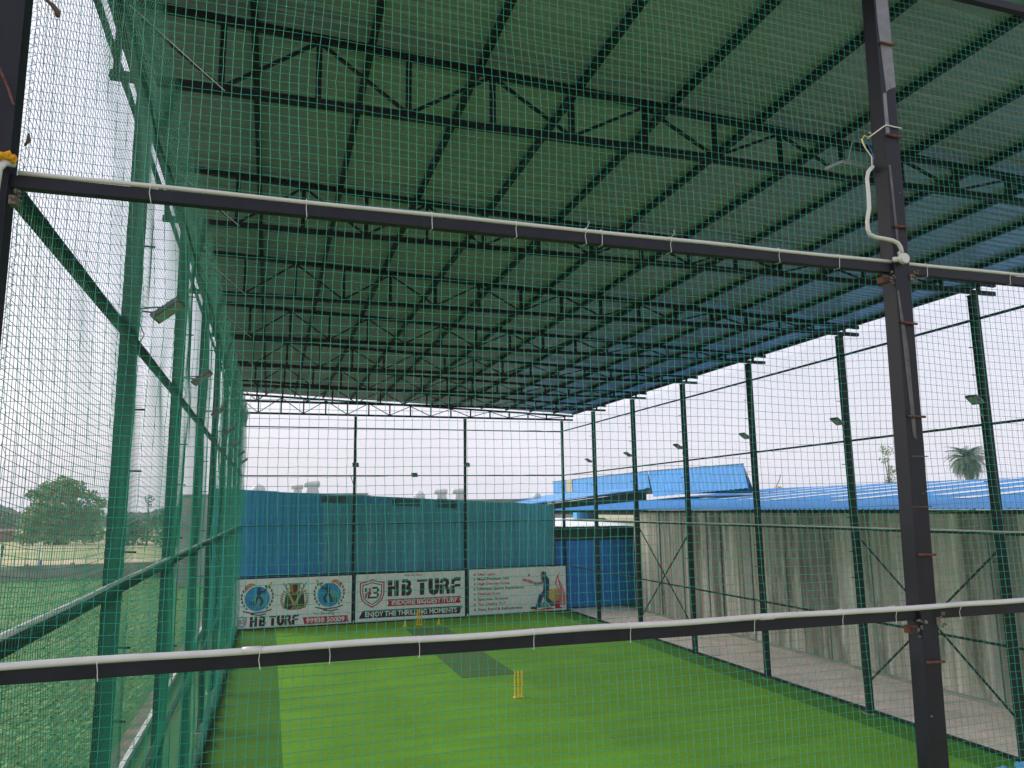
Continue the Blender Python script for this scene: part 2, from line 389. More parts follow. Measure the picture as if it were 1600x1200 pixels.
# ================================================================== SETTING
g = MB(); g.v = [(-1500, -300, -0.05), (1500, -300, -0.05), (1500, 2500, -0.05), (-1500, 2500, -0.05)]; g.f = [(0, 1, 2, 3)]
tag(g.build("ground", M['farm']), "dry patchy farmland stretching to the horizon", kind="structure")
g = MB().box(-60, -1.5, -6, 71, -0.047, -0.043)
tag(g.build("crop_field_soil", M['soil']), "green crop field soil beside the cage", kind="structure")
g = MB().box(-1.47, 14.62, -2, 37.35, -0.04, 0.0)
tag(g.build("turf_ground", M['turf']), "bright green artificial turf floor", kind="structure")
g = MB().box(14.72, 17.93, -2, 37.95, -0.04, 0.012)
tag(g.build("paver_path", M['paver']), "pale block paved path beside the turf", kind="structure")
g = MB().box(14.62, 14.72, -2, 37.95, -0.04, 0.02)
tag(g.build("path_edge_kerb", M['white']), "thin white edging between turf and path", kind="structure")
g = MB().box(-3.1, -2.76, -6, 60, -0.044, 0.02)
tag(g.build("earth_drain_path", M['drain']), "brown earth strip outside the left net", kind="structure")
g = MB().box(-2.76, -2.66, -6, 60, -0.045, 0.1)
tag(g.build("drain_kerb", M['white']), "white concrete kerb outside the left net", kind="structure")

# matting strip for the pitch
g = MB().box(5.87, 7.63, 24.12, 34.7, 0.0005, 0.009)
tag(g.build("pitch_mat", M['matting']), "long grey-green pitch mat laid on the turf", "mat")

# ---- crop plants
def scatter_plants():
    n = 0; V = []; F = []
    y = 7.0
    pts = []
    while y < 70:
        x = -3.4
        step = 0.34 + y * 0.003
        while x > -4 - y * 0.62 - 2:
            pts.append((x + random.uniform(-.12, .12), y + random.uniform(-.12, .12))); x -= step
        y += step
    pts = np.array(pts)
    k = 14
    N = len(pts)
    base = np.repeat(pts, k, axis=0)
    th = rng.uniform(0, 2 * math.pi, N * k); r = rng.uniform(0.04, 0.2, N * k)
    big = 0.75 + 0.5 * rng.random(N * k)
    h = rng.uniform(0.08, 0.34, N * k)
    cx = base[:, 0] + np.cos(th) * r; cy = base[:, 1] + np.sin(th) * r
    ln = 0.06 * big; wd = 0.04 * big
    tilt = rng.uniform(-.7, .5, N * k)
    dx = np.cos(th); dy = np.sin(th)
    verts = np.zeros((N * k, 4, 3))
    for i, (a, b_) in enumerate(((-1, 0), (0, 1), (1, 0), (0, -1))):
        verts[:, i, 0] = cx + dx * ln * a * np.cos(tilt) - dy * wd * b_
        verts[:, i, 1] = cy + dy * ln * a * np.cos(tilt) + dx * wd * b_
        verts[:, i, 2] = h - 0.03 + np.sin(tilt) * ln * a
    return verts.reshape(-1, 3)

def quads_obj(name, verts, m, parent=None):
    n = len(verts) // 4
    me = bpy.data.meshes.new(name)
    me.vertices.add(len(verts)); me.vertices.foreach_set("co", np.asarray(verts, dtype=np.float32).ravel())
    me.loops.add(n * 4); me.loops.foreach_set("vertex_index", np.arange(n * 4, dtype=np.int32))
    me.polygons.add(n); me.polygons.foreach_set("loop_start", np.arange(0, n * 4, 4, dtype=np.int32))
    me.update(calc_edges=True); me.materials.append(m)
    o = bpy.data.objects.new(name, me); C.objects.link(o)
    if parent: o.parent = parent
    return o
tag(quads_obj("crop_plants", scatter_plants(), M['cropleaf']), "leafy green crop growing in the field outside the net", "crop", kind="stuff")

# ---- grass tufts at the drain edge are part of the crop; far woods band
def woods():
    V = []
    n = 26000
    x = rng.uniform(-260, 60, n); ph = np.sin(x * 0.11) * 1.6 + np.sin(x * 0.043 + 1) * 2.2 + np.sin(x * .31) * .9
    z = rng.random(n) ** 0.8 * (5.2 + ph); y = 330 + rng.uniform(-6, 6, n)
    s = rng.uniform(.5, 1.3, n); t = rng.uniform(0, 6.28, n)
    verts = np.zeros((n, 4, 3))
    for i, (a, b) in enumerate(((-1, -1), (1, -1), (1, 1), (-1, 1))):
        verts[:, i, 0] = x + s * (a * np.cos(t) - b * np.sin(t)); verts[:, i, 2] = z + s * (a * np.sin(t) + b * np.cos(t)); verts[:, i, 1] = y + a * s * .4
    return verts.reshape(-1, 3)
tag(quads_obj("far_treeline", woods(), M['hills']), "faint hazy line of far woods at the horizon", "woods", kind="stuff")

# ================================================================== TREES
def leaf_cloud(blobs, per, size):
    V = []
    for (cx, cy, cz, rx, ry, rz) in blobs:
        n = int(per * rx * rz)
        d = rng.normal(size=(n, 3)); d /= np.linalg.norm(d, axis=1)[:, None]
        rad = rng.random(n) ** 0.38
        p = d * rad[:, None] * [rx, ry, rz] + [cx, cy, cz]
        s = size * rng.uniform(.5, 1.3, n)
        a = rng.normal(size=(n, 3)); a /= np.linalg.norm(a, axis=1)[:, None]
        b = np.cross(a, rng.normal(size=(n, 3))); b /= np.linalg.norm(b, axis=1)[:, None]
        q = np.stack([p - a * s[:, None], p + b * s[:, None] * .6, p + a * s[:, None], p - b * s[:, None] * .6], axis=1)
        V.append(q.reshape(-1, 3))
    return np.concatenate(V)

def tree(loc, blobs, trunk_h, trunk_r, label, per=60, size=.35, m='leaf', group=None):
    t = empty("leafy_tree", loc, label, "tree", group)
    mb = MB()
    mb.tube([(0, 0, -.1), (0.1, 0, trunk_h * .5), (-.05, 0, trunk_h), (0, 0, trunk_h * 1.4)], [trunk_r * 1.3, trunk_r, trunk_r * .8, trunk_r * .4], 8)
    for (cx, cy, cz, rx, ry, rz) in blobs:
        mb.tube([(0, 0, trunk_h * .7), (cx * .5, cy * .5, (trunk_h * .8 + cz) / 2), (cx, cy, cz)], [trunk_r * .6, trunk_r * .35, trunk_r * .12], 6)
    mb.build("trunk", M['bark'], t, smooth=True)
    quads_obj("crown", leaf_cloud(blobs, per, size), M[m], t)
    return t
tree((-34.4, 150, 0), [(0, 0, 7.6, 3.4, 3, 2.6), (-1.5, 0, 9.2, 2.2, 2, 1.6), (2.2, 0, 9.4, 1.9, 2, 1.6), (.3, 0, 10.4, 1.6, 1.6, 1.3), (-3.6, 0, 8.4, 1.6, 1.5, 1.2),
    (4.6, 0, 8.2, 1.5, 1.5, 1.1), (-4.5, 0, 1.4, 2.2, 2, 1.5), (0, 0, 1.2, 3, 2, 1.4), (4.6, 0, 1.6, 3, 2, 1.6), (-3.2, 0, 5.2, 2.4, 2, 2.1), (3.4, 0, 5.4, 2.8, 2, 2.2), (0, 0, 4.2, 3.8, 2, 2.2), (6.2, 0, 7.0, 1.1, 1, .9), (5.2, 0, 4.6, 2.2, 2, 1.6), (-4.3, 0, 3.4, 1.6, 2, 1.8), (2.4, 0, 2.4, 3.2, 2, 1.5), (-2, 0, 2.4, 2.6, 2, 1.6)],
    4, .4, "big round leafy tree standing alone in the far field, left of the posts", 120, .32)
tree((-13.8, 130, 0), [(0, 0, 4.6, 2.4, 2, 1.9), (2.6, 0, 4.6, 2.2, 2, 2.0), (-1.8, 0, 3.4, 2.2, 2, 1.6), (1.8, 0, 2.8, 2.6, 2, 1.6), (0, 0, 1.2, 3.6, 2, 1.4), (3, 0, 1.2, 2.4, 2, 1.3)], 2, .3,
    "dense low dark green tree seen between the second and third left posts", 110, .3, 'leafdark', "low trees beyond the crop field")
tree((-22.0, 140, 0), [(0, 0, 2.8, 2.4, 2, 1.6), (2.2, 0, 2.6, 1.8, 2, 1.4), (1, 0, 1.1, 3.2, 2, 1.3)], 1.5, .2,
    "small bush-like tree just right of the nearest left post", 90, .3, 'leafdark', "low trees beyond the crop field")
tree((-18.4, 135, 0), [(0, 0, 7.3, .8, .8, .7), (.2, 0, 6.2, .5, .5, .5), (-.2, 0, 3.4, 1.2, 1, 1.1)], 5.6, .12,
    "slim tall tree with a tiny tuft of leaves at its top", 90, .2, 'leafdark')
tree((-54, 190, 0), [(0, 0, 3.6, 3.2, 2, 2.4), (-4, 0, 3, 3, 2, 2)], 2, .3, "low hazy tree clump behind the red-brown sheds", 60, .4, 'leafdark')
tree((85.6, 90, 0), [(0, 0, 12.6, 1.0, 1, .75), (-.6, 0, 11.3, .8, .8, .6), (.7, 0, 9.8, .9, .8, .8), (.1, 0, 8.4, 1.0, .8, .9), (-.7, 0, 13.2, .5, .5, .4)], 8, .14,
    "thin sparse pale tree behind the blue roof beside the dark steel post", 150, .15, 'leaf')

def palm(loc):
    t = empty("palm_tree", loc, "date palm with a round head of fronds behind the blue roof", "palm tree")
    mb = MB(); zs = [0, 3, 6, 8, 9.2, 9.9]
    mb.tube([(0.1 * math.sin(z), 0, z) for z in zs], [.36, .32, .3, .42, .55, .35], 12)
    mb.build("trunk", M['palmbark'], t, smooth=True)
    V = []
    for i in range(150):
        az = random.uniform(0, 6.283); el = random.uniform(-0.75, 1.35); ln = random.uniform(1.9, 2.7)
        d = Vector((math.cos(az), math.sin(az), 0)); prev = Vector((0, 0, 10.0)); n = 9
        ang = el
        for k in range(n):
            stp = ln / n
            nxt = prev + (d * math.cos(ang) + Vector((0, 0, 1)) * math.sin(ang)) * stp
            ang -= 0.16
            side = d.cross(Vector((0, 0, 1))).normalized()
            w_ = .34 * (1 - abs(k / n - .4))
            for sg in (-1, 1):
                for q in range(2):
                    b = prev.lerp(nxt, q * .5)
                    tip = b + side * sg * w_ + (nxt - prev).normalized() * .22 - Vector((0, 0, .07))
                    e = (nxt - prev).normalized() * .05
                    V += [b - e, b + e, tip + e * .3, tip - e * .3]
            prev = nxt
    quads_obj("crown", np.array([tuple(v) for v in V]), M['palm'], t)
    t.scale = (1.2, 1.2, 1.2); t.location.z = -1.45
palm((83.7, 75, 0))

# ================================================================== FAR FIELD OBJECTS
g = MB()
for i in range(24):
    x0 = -82 + i * 3.2
    g.box(x0, x0 + 3.17, 70, 70.22, -.05, 1.18 + random.uniform(-.02, .02)); g.box(x0 - .14, x0 + .14, 69.93, 69.995, -.05, 1.32)
tag(g.build("field_boundary_wall", M['fieldwall']), "low grey cement wall along the far side of the crop field", "wall")
g = MB()
for i, (x, y, ww, hh) in enumerate([(-62, 170, 9, 2.3), (-50, 172, 5.5, 1.9)]):
    b = empty("brick_shed", (x, y, 0), ["long low red-brown shed at the left edge of the far field", "shorter red-brown shed beside the big round tree"][i], "shed", "sheds beyond the field")
    MB().box(-ww / 2, ww / 2, 0, 4, 0, hh).build("wall", M['redroof'], b)
    MB().slab((-ww / 2 - .3, -.4, hh + .1), (ww / 2 + .3, -.4, hh + .1), (ww / 2 + .3, 4.4, hh + .5), (-ww / 2 - .3, 4.4, hh + .5), .08).build("roof", M['rust'], b)
for (x, y, lb) in [(-21.7, 89, "slim white marker post with a blue base in the dry field"), (-27.4, 97, "white marker post with a dark head at the left edge")]:
    b = empty("marker_post", (x, y, 0), lb, "post")
    MB().lathe([(.12, 0), (.12, .55), (.09, .6)], n=10).build("base", M['wire_blue'] if x > -25 else M['white'], b)
    MB().lathe([(.1, .6), (.1, 1.5), (.17, 1.55), (.17, 1.8), (.05, 1.95)], n=10).build("head", M['white'] if x > -25 else M['steel'], b)

# houses behind the blue fence carrying white solar water heaters
for (x0, x1, z, lb) in [(-6, 7.0, 6.30, "flat roofed plaster house hidden behind the bright blue fence sheets"), (8.5, 21.5, 5.75, "flat roofed plaster house behind the middle of the teal fence")]:
    b = empty("plaster_house", ((x0 + x1) / 2, 64, 0), lb, "house", "houses behind the blue fence")
    hw = (x1 - x0) / 2
    MB().box(-hw, hw, -5, 5, 0, z).build("wall", M['plaster'], b)
    MB().box(-hw - .1, hw + .1, -5.1, 5.1, z + .003, z + .12).build("roof", M['cement'], b)
def heater(loc, s, lb):
    t = empty("solar_water_heater", loc, lb, "water heater", "water tanks on the roofs behind the fence")
    MB().tube([(-.62 * s, 0, .75 * s), (-.58 * s, 0, .75 * s), (.58 * s, 0, .75 * s), (.62 * s, 0, .75 * s)], [.12 * s, .25 * s, .25 * s, .12 * s], 16).build("tank", M['tank'], t, smooth=True)
    MB().prism([(-.45 * s, 0), (.55 * s, 0), (.42 * s, .55 * s), (-.3 * s, .55 * s)], -.3 * s, .3 * s).build("stand", M['tank'], t)
heater((3.0, 60, 6.42), .95, "largest white solar tank on its stand above the bright blue sheets")
heater((1.95, 60.6, 6.42), .7, "small white tank left of the largest solar tank")
heater((12.9, 60, 5.87), .85, "round white tank left of the middle back post")
heater((14.5, 60.4, 5.87), .9, "white tank touching the middle back post")
for (x, s, z, lb) in [(-.83, .8, 6.42, "low white roof drum near the left end of the fence"), (11.1, .75, 5.87, "low white roof drum between the two solar tanks groups"), (20.8, .55, 5.87, "tiny white roof drum above the teal fence end")]:
    t = empty("water_drum", (x, 59.6, z), lb, "water tank", "water tanks on the roofs behind the fence")
    MB().lathe([(.5 * s, 0), (.62 * s, .1 * s), (.62 * s, .5 * s), (.45 * s, .75 * s), (.15 * s, .85 * s), (.12 * s, .93 * s)], n=18).build("tank_body", M['tank'], t, smooth=True)

# ================================================================== SHEDS AND FENCES
def ribbed(u0, u1, pitch, depth, flatw=.55):
    """profile points (u, offset) of a trapezoidal sheet"""
    P = []; u = u0
    while u < u1 - 1e-6:
        for a, o in ((0, 0), (flatw, 0), (flatw + .12, depth), (.88, depth)):
            if u + a * pitch < u1: P.append((u + a * pitch, o))
        u += pitch
    P.append((u1, 0)); return P

# blue corrugated fence beyond the far net: sloping top
def ftop(x): return 6.19 + (5.33 - 6.19) * (x + 1.48) / 15.6
bf = empty("corrugated_fence", (6.3, 38.0, 0), "tall blue and teal corrugated sheet fence behind the three banners", "fence")
xs = [-2.6, -1.0, .4, 1.5, 2.5, 3.6, 4.7, 5.8, 6.9, 8.0, 9.1, 10.3, 11.5, 12.8, 14.14]
for i in range(len(xs) - 1):
    P = ribbed(xs[i], xs[i + 1] - .004, .2, -.035)
    mb = MB(); dz = random.uniform(-.02, .02)
    for (u, o) in P:
        mb.v += [(u - 6.3, o + (.006 if i % 2 else 0), 0.02), (u - 6.3, o + (.006 if i % 2 else 0), ftop(u) + dz)]
    for k in range(len(P) - 1): mb.f.append((2 * k, 2 * k + 2, 2 * k + 3, 2 * k + 1))
    o = mb.build("fence_sheet", M['blue_wall2'] if i < 4 else M['blue_wall'], bf)
    if i == 0: tag(o, "brighter blue sheet")
mb = MB(); mb.beam((-9.0, .04, ftop(-2.6) - .1), (7.84, .04, ftop(14.14) - .1), .05, .05); mb.beam((-9.0, .04, 2.9), (7.84, .04, 2.9), .05, .05)
mb.build("fence_rail", M['steel'], bf)
MB().box(7.85, 7.93, -.06, .06, 0, 5.4).build("end_post", M['dull'], bf)
for i, (a, b) in enumerate([(2.35, 3.6), (4.1, 5.6), (5.75, 7.1), (8.0, 9.0)]):
    MB().prism([(a - 6.3, ftop(a) - .42), (b - 6.3, ftop(b) - .42), (b - 6.3, ftop(b) - .08), (a - 6.3, ftop(a) - .08)], -.052, -.044).build("faded_panel", M['faded'] if i != 1 else M['blue_wall2'], bf)

# gate shed to the right of the blue fence
gs = empty("gate_shed", (16.5, 38.1, 0), "blue double doored metal shed between the teal fence and the weathered wall", "shed")
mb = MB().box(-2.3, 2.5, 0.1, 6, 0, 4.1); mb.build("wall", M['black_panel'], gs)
for (a, b, nm) in [(-2.28, -1.72, 0), (-1.68, .1, 1), (.22, 2.4, 2)]:
    P = ribbed(a, b, .3, -.012)
    d = MB()
    for (u, o) in P: d.v += [(u, o, .05), (u, o, 3.42)]
    for k in range(len(P) - 1): d.f.append((2 * k, 2 * k + 2, 2 * k + 3, 2 * k + 1))
    dr = d.build("door" if nm else "side_panel", M['gate_blue'], gs)
    if nm: MB().beam((a + .08, -.05, .3), (a + .08, -.05, 3.2), .05, .04).build("door_edge", M['gate_blue'], dr)
P = ribbed(-2.4, 2.55, .18, .035)
mb = MB()
for (u, o) in P: mb.v += [(u, -.5, 4.16 + o), (u, 6, 4.5 + o)]
for k in range(len(P) - 1): mb.f.append((2 * k, 2 * k + 2, 2 * k + 3, 2 * k + 1))
mb.build("roof", M['skylight'], gs)
MB().box(-2.4, 2.55, -.42, -.36, 4.02, 4.12).build("eave_beam", M['steel'], gs)

# pale wall and clutter seen in the gap above the gate shed
wb = empty("white_outbuilding", (18.2, 50, 0), "pale building end glimpsed in the gap above the blue doors", "building")
MB().prism([(-3.4, 0), (3.2, 0), (3.2, 4.4), (2.2, 5.02), (-3.4, 5.02)], 0, 4).build("wall", M['white'], wb)
MB().box(-2.2, -.6, -.06, -.003, 4.3, 4.45).build("vent_slot", M['black_panel'], wb)
wt = empty("rooftop_cooler", (17.9, 43.0, 4.5), "light blue air cooler on the gate shed roof", "air cooler")
MB().box(-.5, .7, -.3, .3, 0, .34).build("body", M['blue_plastic'], wt, bevel=.02)
MB().box(-.8, 1.3, -.4, .4, -.14, -.002).build("tray", M['white'], wt)

# long weathered wall with blue roof (big shed to the right)
sh = empty("industrial_shed", (17.95, 11, 0), "long shed with weathered ribbed wall and broad blue roof beside the path", "shed")
mb = MB(); P = ribbed(-2.0, 25.3, .26, -.022)
for (u, o) in P: mb.v += [(o, u, 0), (o, u, 4.93)]
for k in range(len(P) - 1): mb.f.append((2 * k, 2 * k + 2, 2 * k + 3, 2 * k + 1))
mb.build("wall", M['rustwall'], sh)
y_ = -1.6
while y_ < 25:
    MB().box(-.052, -.041, y_, y_ + random.choice((.07, .1, .16)), .1, 4.9).build("joint_strip", random.choice((M['cement'], M['plaster'], M['plaster'])), sh); y_ += random.choice((1.05, 2.1, 2.1, 3.15))
MB().box(-.09, .06, -2, 25.3, -.02, .09).build("plinth", M['cement'], sh)
MB().box(-.11, -.06, -2, 25.3, 4.87, 4.965).build("fascia", M['black_panel'], sh)
MB().box(.05, .2, -2, 37, 4.72, 4.86).build("eave_beam", M['black_panel'], sh)
MB().box(.12, 17, 25.2, 25.3, 0, 4.9).build("end_wall", M['black_panel'], sh)
P = ribbed(-2.5, 37.5, .25, .035)
mb = MB()
def shz(x): return 5.0 + .0735 * (x + .35)
for (u, o) in P: mb.v += [(-.35, u, 4.98 + o), (17.0, u, shz(17) + o)]
for k in range(len(P) - 1): mb.f.append((2 * k, 2 * k + 2, 2 * k + 3, 2 * k + 1))
mb.build("roof", M['shed_roof'], sh)
mb = MB()
for (u, o) in P: mb.v += [(17.01, u, shz(17) + o), (34, u, 5.0 + o)]
for k in range(len(P) - 1): mb.f.append((2 * k, 2 * k + 2, 2 * k + 3, 2 * k + 1))
mb.build("roof", M['shed_roof'], sh)
for (y, xa, xb) in [(3.5, 3.6, 16), (5.9, 4.6, 16), (8.0, 3.2, 15), (10.6, 5.2, 16), (13.4, 3.0, 16), (16.4, 5.5, 16), (19.4, 4.0, 16), (22.6, 5.0, 15.5), (26.0, 6.0, 16), (29.5, 7.0, 16)]:
    z0, z1 = shz(xa) + .045, shz(xb) + .045
    MB().slab((xa, y, z0), (xb, y, z1), (xb, y + .75, z1), (xa, y + .75, z0), .012).build("skylight", M['skylight'], sh)

# raised roof sections behind the shed roof
def monitor(name, top, bot, lb, m, grp):
    """upright-leaning sheet roof: ridge points top (2), eave points bot (2); the far slope falls away behind"""
    c = Vector(((top[0][0] + top[1][0]) / 2, (top[0][1] + top[1][1]) / 2, 0))
    t = empty(name, c, lb, "roof section", grp)
    A, B = [Vector(p) - c for p in top]; D, E_ = [Vector(p) - c for p in bot]
    n = 46; mb = MB()
    for i in range(n + 1):
        f = i / n; o = .04 if i % 2 else 0
        a = A.lerp(B, f); d = D.lerp(E_, f)
        mb.v += [tuple(a + Vector((-o, 0, o))), tuple(d + Vector((-o, 0, o)))]
    for i in range(n): mb.f.append((2 * i, 2 * i + 2, 2 * i + 3, 2 * i + 1))
    mb.build("front_slope", M[m], t)
    mb = MB(); bk = Vector((.5, 0, -1.7))
    mb.v = [tuple(A + Vector((.02, 0, 0))), tuple(B + Vector((.02, 0, 0))), tuple(B + bk), tuple(A + bk)]; mb.f = [(0, 1, 2, 3)]
    mb.build("back_slope", M[m], t)
    mb = MB()
    lo = Vector((.3, 0, -.02))
    mb.v = [tuple(p) for p in (B + Vector((.05, .02, -.05)), E_ + lo, B + bk + Vector((0, 0, -.05)), A + Vector((.05, -.02, -.05)), D + lo, A + bk + Vector((0, 0, -.05)))]
    mb.f = [(0, 1, 2), (3, 5, 4)]
    mb.build("gable", M[m], t)
    mb = MB(); mb.beam(A + Vector((0, 0, .03)), B + Vector((0, 0, .03)), .12, .06); mb.build("ridge_cap", M['dull'], t)
monitor("raised_roof", [(27, 39.72, 7.56), (27, 51.87, 7.72)], [(25, 36.43, 6.05), (25, 47.43, 5.75)], "bright blue ribbed raised roof section, the taller right one", 'shed_roof2', "raised blue roof sections")
monitor("raised_roof", [(27.6, 53.2, 7.78), (27.6, 74.0, 7.70)], [(26.2, 50.2, 6.45), (26.2, 70.2, 6.42)], "darker blue raised roof section with a yellowed strip, the lower left one", 'shed_roof2', "raised blue roof sections")
A_, B_, D_, E2 = Vector((27.6, 53.2, 7.78)), Vector((27.6, 74.0, 7.70)), Vector((26.2, 50.2, 6.45)), Vector((26.2, 70.2, 6.42))
mb = MB(); of = Vector((-.07, 0, .05)); q = [A_.lerp(B_, .74) + of, A_.lerp(B_, .81) + of, D_.lerp(E2, .81) + of, D_.lerp(E2, .74) + of]
mb.v = [tuple(p) for p in q] + [tuple(p - of * .25) for p in q]; mb.f = [(0, 1, 2, 3), (7, 6, 5, 4), (0, 4, 5, 1), (1, 5, 6, 2), (2, 6, 7, 3), (3, 7, 4, 0)]
tag(mb.build("yellowed_roof_strip", mat("yellowed_fibre", (.35, .32, .2), .7)), "narrow yellowed strip lying on the lower left blue roof section", "roof strip")
rb = empty("open_side_roof", (20, 55, 0), "light blue lean-to roof with a dark open side beyond the teal fence", "roof")
MB().slab((16.2, 49, 5.38), (25.6, 49.5, 6.4), (30, 66, 6.95), (20.6, 66, 5.85), .05).build("sheet", M['shed_roof'], rb)
for o in [x for x in C.objects if x.parent == rb]: o.location = (-20, -55, 0)
mb = MB().prism([(-3.4, 4.7), (5.8, 4.7), (5.8, 6.2), (-3.4, 5.2)], -5, -4.8); mb.build("open_side_shade", M['black_panel'], rb)  # black sheet drawn as the shade in the open side
mb = MB().beam((-3.6, -5.8, 5.28), (5.5, -5.6, 6.27), .08, .08); mb.build("eave_beam", M['steel'], rb)
# bird-like cable tuft on the roof
t = empty("cable_mast", (36.9, 50, 6.1), "bent wire and dry tuft sticking up from the blue roof", "wire")
MB().tube([(0, 0, 0), (-.1, 0, .4), (.25, 0, .95), (.35, 0, 1.3)], .03, 6).build("wire", M['lamp'], t)
MB().lathe([(.1, 0), (.38, .1), (.42, .25), (.2, .42)], n=12).build("tuft", M['wood'], t, smooth=True)

# ================================================================== CAGE STEELWORK
def peg_mesh(mb, zs, y=0, hx=.075):
    for i, z in enumerate(zs): mb.tube([(-hx - .07, y, z), (-hx - .001, y, z)], .009, 6)

side_group = "steel posts along the sides of the cage"
def make_post(x, y, zt, label, side, w_=.15, group=side_group, pegs=True, full=True):
    p = empty("steel_post", (x, y, 0), label, "post", group)
    MB().box(-w_ / 2, w_ / 2, -w_ / 2, w_ / 2, 0.012, zt).build("shaft", M['steel'], p, bevel=.004)
    if full:
        MB().box(-.12, .12, -.12, .12, 0.0, .012).build("base_plate", M['steel'], p)
        MB().lathe([(.2, -.03), (.19, .004), (.15, .008)], (0, 0, 0), 14).build("concrete_footing", M['cement'], p)
        MB().box(-w_ / 2 - .02, w_ / 2 + .02, -w_ / 2 - .02, w_ / 2 + .02, zt + .001, zt + .012).build("cap_plate", M['steel'], p)
    if pegs:
        for z in (3.3, 3.95, 4.83, 5.6, 6.2, 7.88, 8.48):
            mb = MB()
            if side > 0: mb.tube([(-w_ / 2 - .001, .03, z), (-w_ / 2 - .13, .05, z)], .010, 6)
            else: mb.tube([(w_ / 2 + .001, -.04, z), (w_ / 2 + .12, -.06, z - .01 * random.random())], .010, 6)
            mb.build("peg", M['steel'], p)
    return p
for i, y in enumerate(YS):
    if i < 7:
        make_post(XL, y, 9.64, ["left side post nearest the camera, tall and dark against the crop field", "second left side post, just behind the nearest one", "third left side post seen through the green net", "fourth left side post, wrapped by dense green net", "fifth left side post behind dense green net", "sixth left side post deep in the dense green net", "seventh left side post, last before the far corner"][i], -1)
        make_post(XR, y, 9.64, ["right side post closest to the camera, at the right edge beside the palm", "right side post beside the big near column", "third right side post, in front of the weathered wall", "fourth right side post, standing left of the crossing braces' bay start", "fifth right side post, at the end of the weathered wall", "sixth right side post, in front of the blue doors", "seventh right side post, beside the end of the teal fence"][i] if i != 3 else "fourth right side post, right of the far crossed braces", 1)
for (x, lb) in [(XL, "left far corner post in the folds of green net"), (3.84, "back post between the left and middle banners"), (9.29, "back post between the middle and right banners"), (XR, "right far corner post beside the right banner")]:
    make_post(x, YS[7] - .02, 9.64, lb, 1, .12, "posts of the far end frame", pegs=(x == XR))

# front frame columns
def near_column(x, y, z0, z1, lb, lean, wd, zp):
    t = empty("front_column", (x, y, 0), lb, "column", "columns of the near frame")
    s = MB().box(0, wd, 0, .115, z0, z1)
    s.v = [(a + lean * (c - 7.8), b, c) for a, b, c in s.v]
    s.build("shaft", M['pole'], t, bevel=.004)
    for z in zp:
        sx = lean * (z - 7.8)
        MB().tube([(sx + .012 + random.uniform(-.004, .004), -.012, z), (sx + wd + random.uniform(.004, .02), -.014, z + random.uniform(-.008, .004))], .0085, 8).build("step_rod", M['rust'], t, smooth=True)
    return t
colR = near_column(3.985, 3.95, 0, 9.66, "thick dark steel column with rusty step rods in the near frame, right of centre", .025, .13, [8.42, 7.72, 7.05, 6.38, 5.75, 4.87, 4.22, 3.5, 2.8])
colL = near_column(-1.36, 3.95, 0, 9.66, "dark near column cut by the left edge of the view", 0, .13, [])
near_column(9.29, 3.95, 0, 9.66, "third near frame column out past the right edge", 0, .13, [8.4, 7.0])
near_column(14.4, 3.95, 0, 9.66, "far right near frame column past the edge", 0, .13, [])
# scraped paint patches on the right column (front face)
mb = MB().prism([(.022 + .03, 8.05), (.075, 8.07), (.14, 8.1), (.15, 9.2), (.05, 9.2), (.035, 8.6)], -.0025, -.0005)
mb.prism([(.012, 7.72), (.045, 7.74), (.05, 8.045), (.02, 8.03)], -.0025, -.0005)
mb.build("bare_patch", M['bare'], colR)
MB().prism([(.012, 6.95), (.032, 6.95), (.028, 7.5), (.008, 7.5)], -.0025, -.0005).build("bare_patch", M['dull'], colR)
MB().prism([(-.008, 5.62), (.02, 5.6), (.025, 6.2), (-.01, 6.6), (-.022, 6.6)], -.0025, -.0005).build("bare_patch", M['dull'], colR)
MB().box(-.066, .09, -.0035, -.001, 5.165, 5.172).build("weld_seam", M['rust'], colR)
MB().tube([(-.05, -.02, 5.49), (.08, -.02, 5.49)], .0035, 6).build("step_rod", M['dull'], colR)
for (x, z, s) in [(.115, 5.26, .006), (.03, 4.45, .012), (.09, 5.25, .004), (.02, 3.9, .006), (.05, 6.1, .005), (.09, 7.3, .004)]:
    MB().lathe([(s, 0), (s * 1.1, s * .8), (s * .4, s * 1.6)], (x + .025 * (z - 7.8) - .0, -.003, z), 8).build("paint_chip", M['bare'], colR)
# bent rods sticking out of the left column
for (p0, p1, lb) in [((-1.30, 3.90, 7.30), (-1.215, 3.88, 7.10), "rusty bent rod crossing the upper part of the left near column"), ((-1.32, 3.90, 6.10), (-1.215, 3.88, 6.02), "rusty bent rod lower on the left near column")]:
    tag(MB().tube([p0, ((p0[0] + p1[0]) / 2 + .004, p0[1], (p0[2] + p1[2]) / 2), p1], .006, 6).build("bent_rod", M['rust']), lb, "rod", "rusty rods on the left near column")

# near frame rails (box section) with white conduit laid on them
def rail_x(z, x0, x1, y, label, name="cage_rail", w_=.05, h_=.062, m='pole', group=None, conduit=None):
    t = empty(name, ((x0 + x1) / 2, y, z), label, "rail", group)
    hw = (x1 - x0) / 2
    MB().box(-hw, hw, -w_ / 2, w_ / 2, -h_ / 2, h_ / 2).build("bar", M[m], t, bevel=.003)
    return t
grp = "cross rails of the near frame"
rail_x(6.765, -1.23, 3.955, 4.0, "dark upper cross rail of the near frame, left of the thick column", group=grp)
rail_x(6.765, 4.10, 9.29, 4.0, "dark upper cross rail of the near frame, right of the thick column", group=grp)
rail_x(4.50, -1.23, 3.90, 4.0, "dark lower cross rail of the near frame, left of the thick column", group=grp)
rail_x(4.50, 4.04, 9.29, 4.0, "dark lower cross rail of the near frame, right of the thick column", group=grp)
rail_x(9.05, -1.23, 3.99, 4.05, "topmost cross rail of the near frame above the view", group=grp)
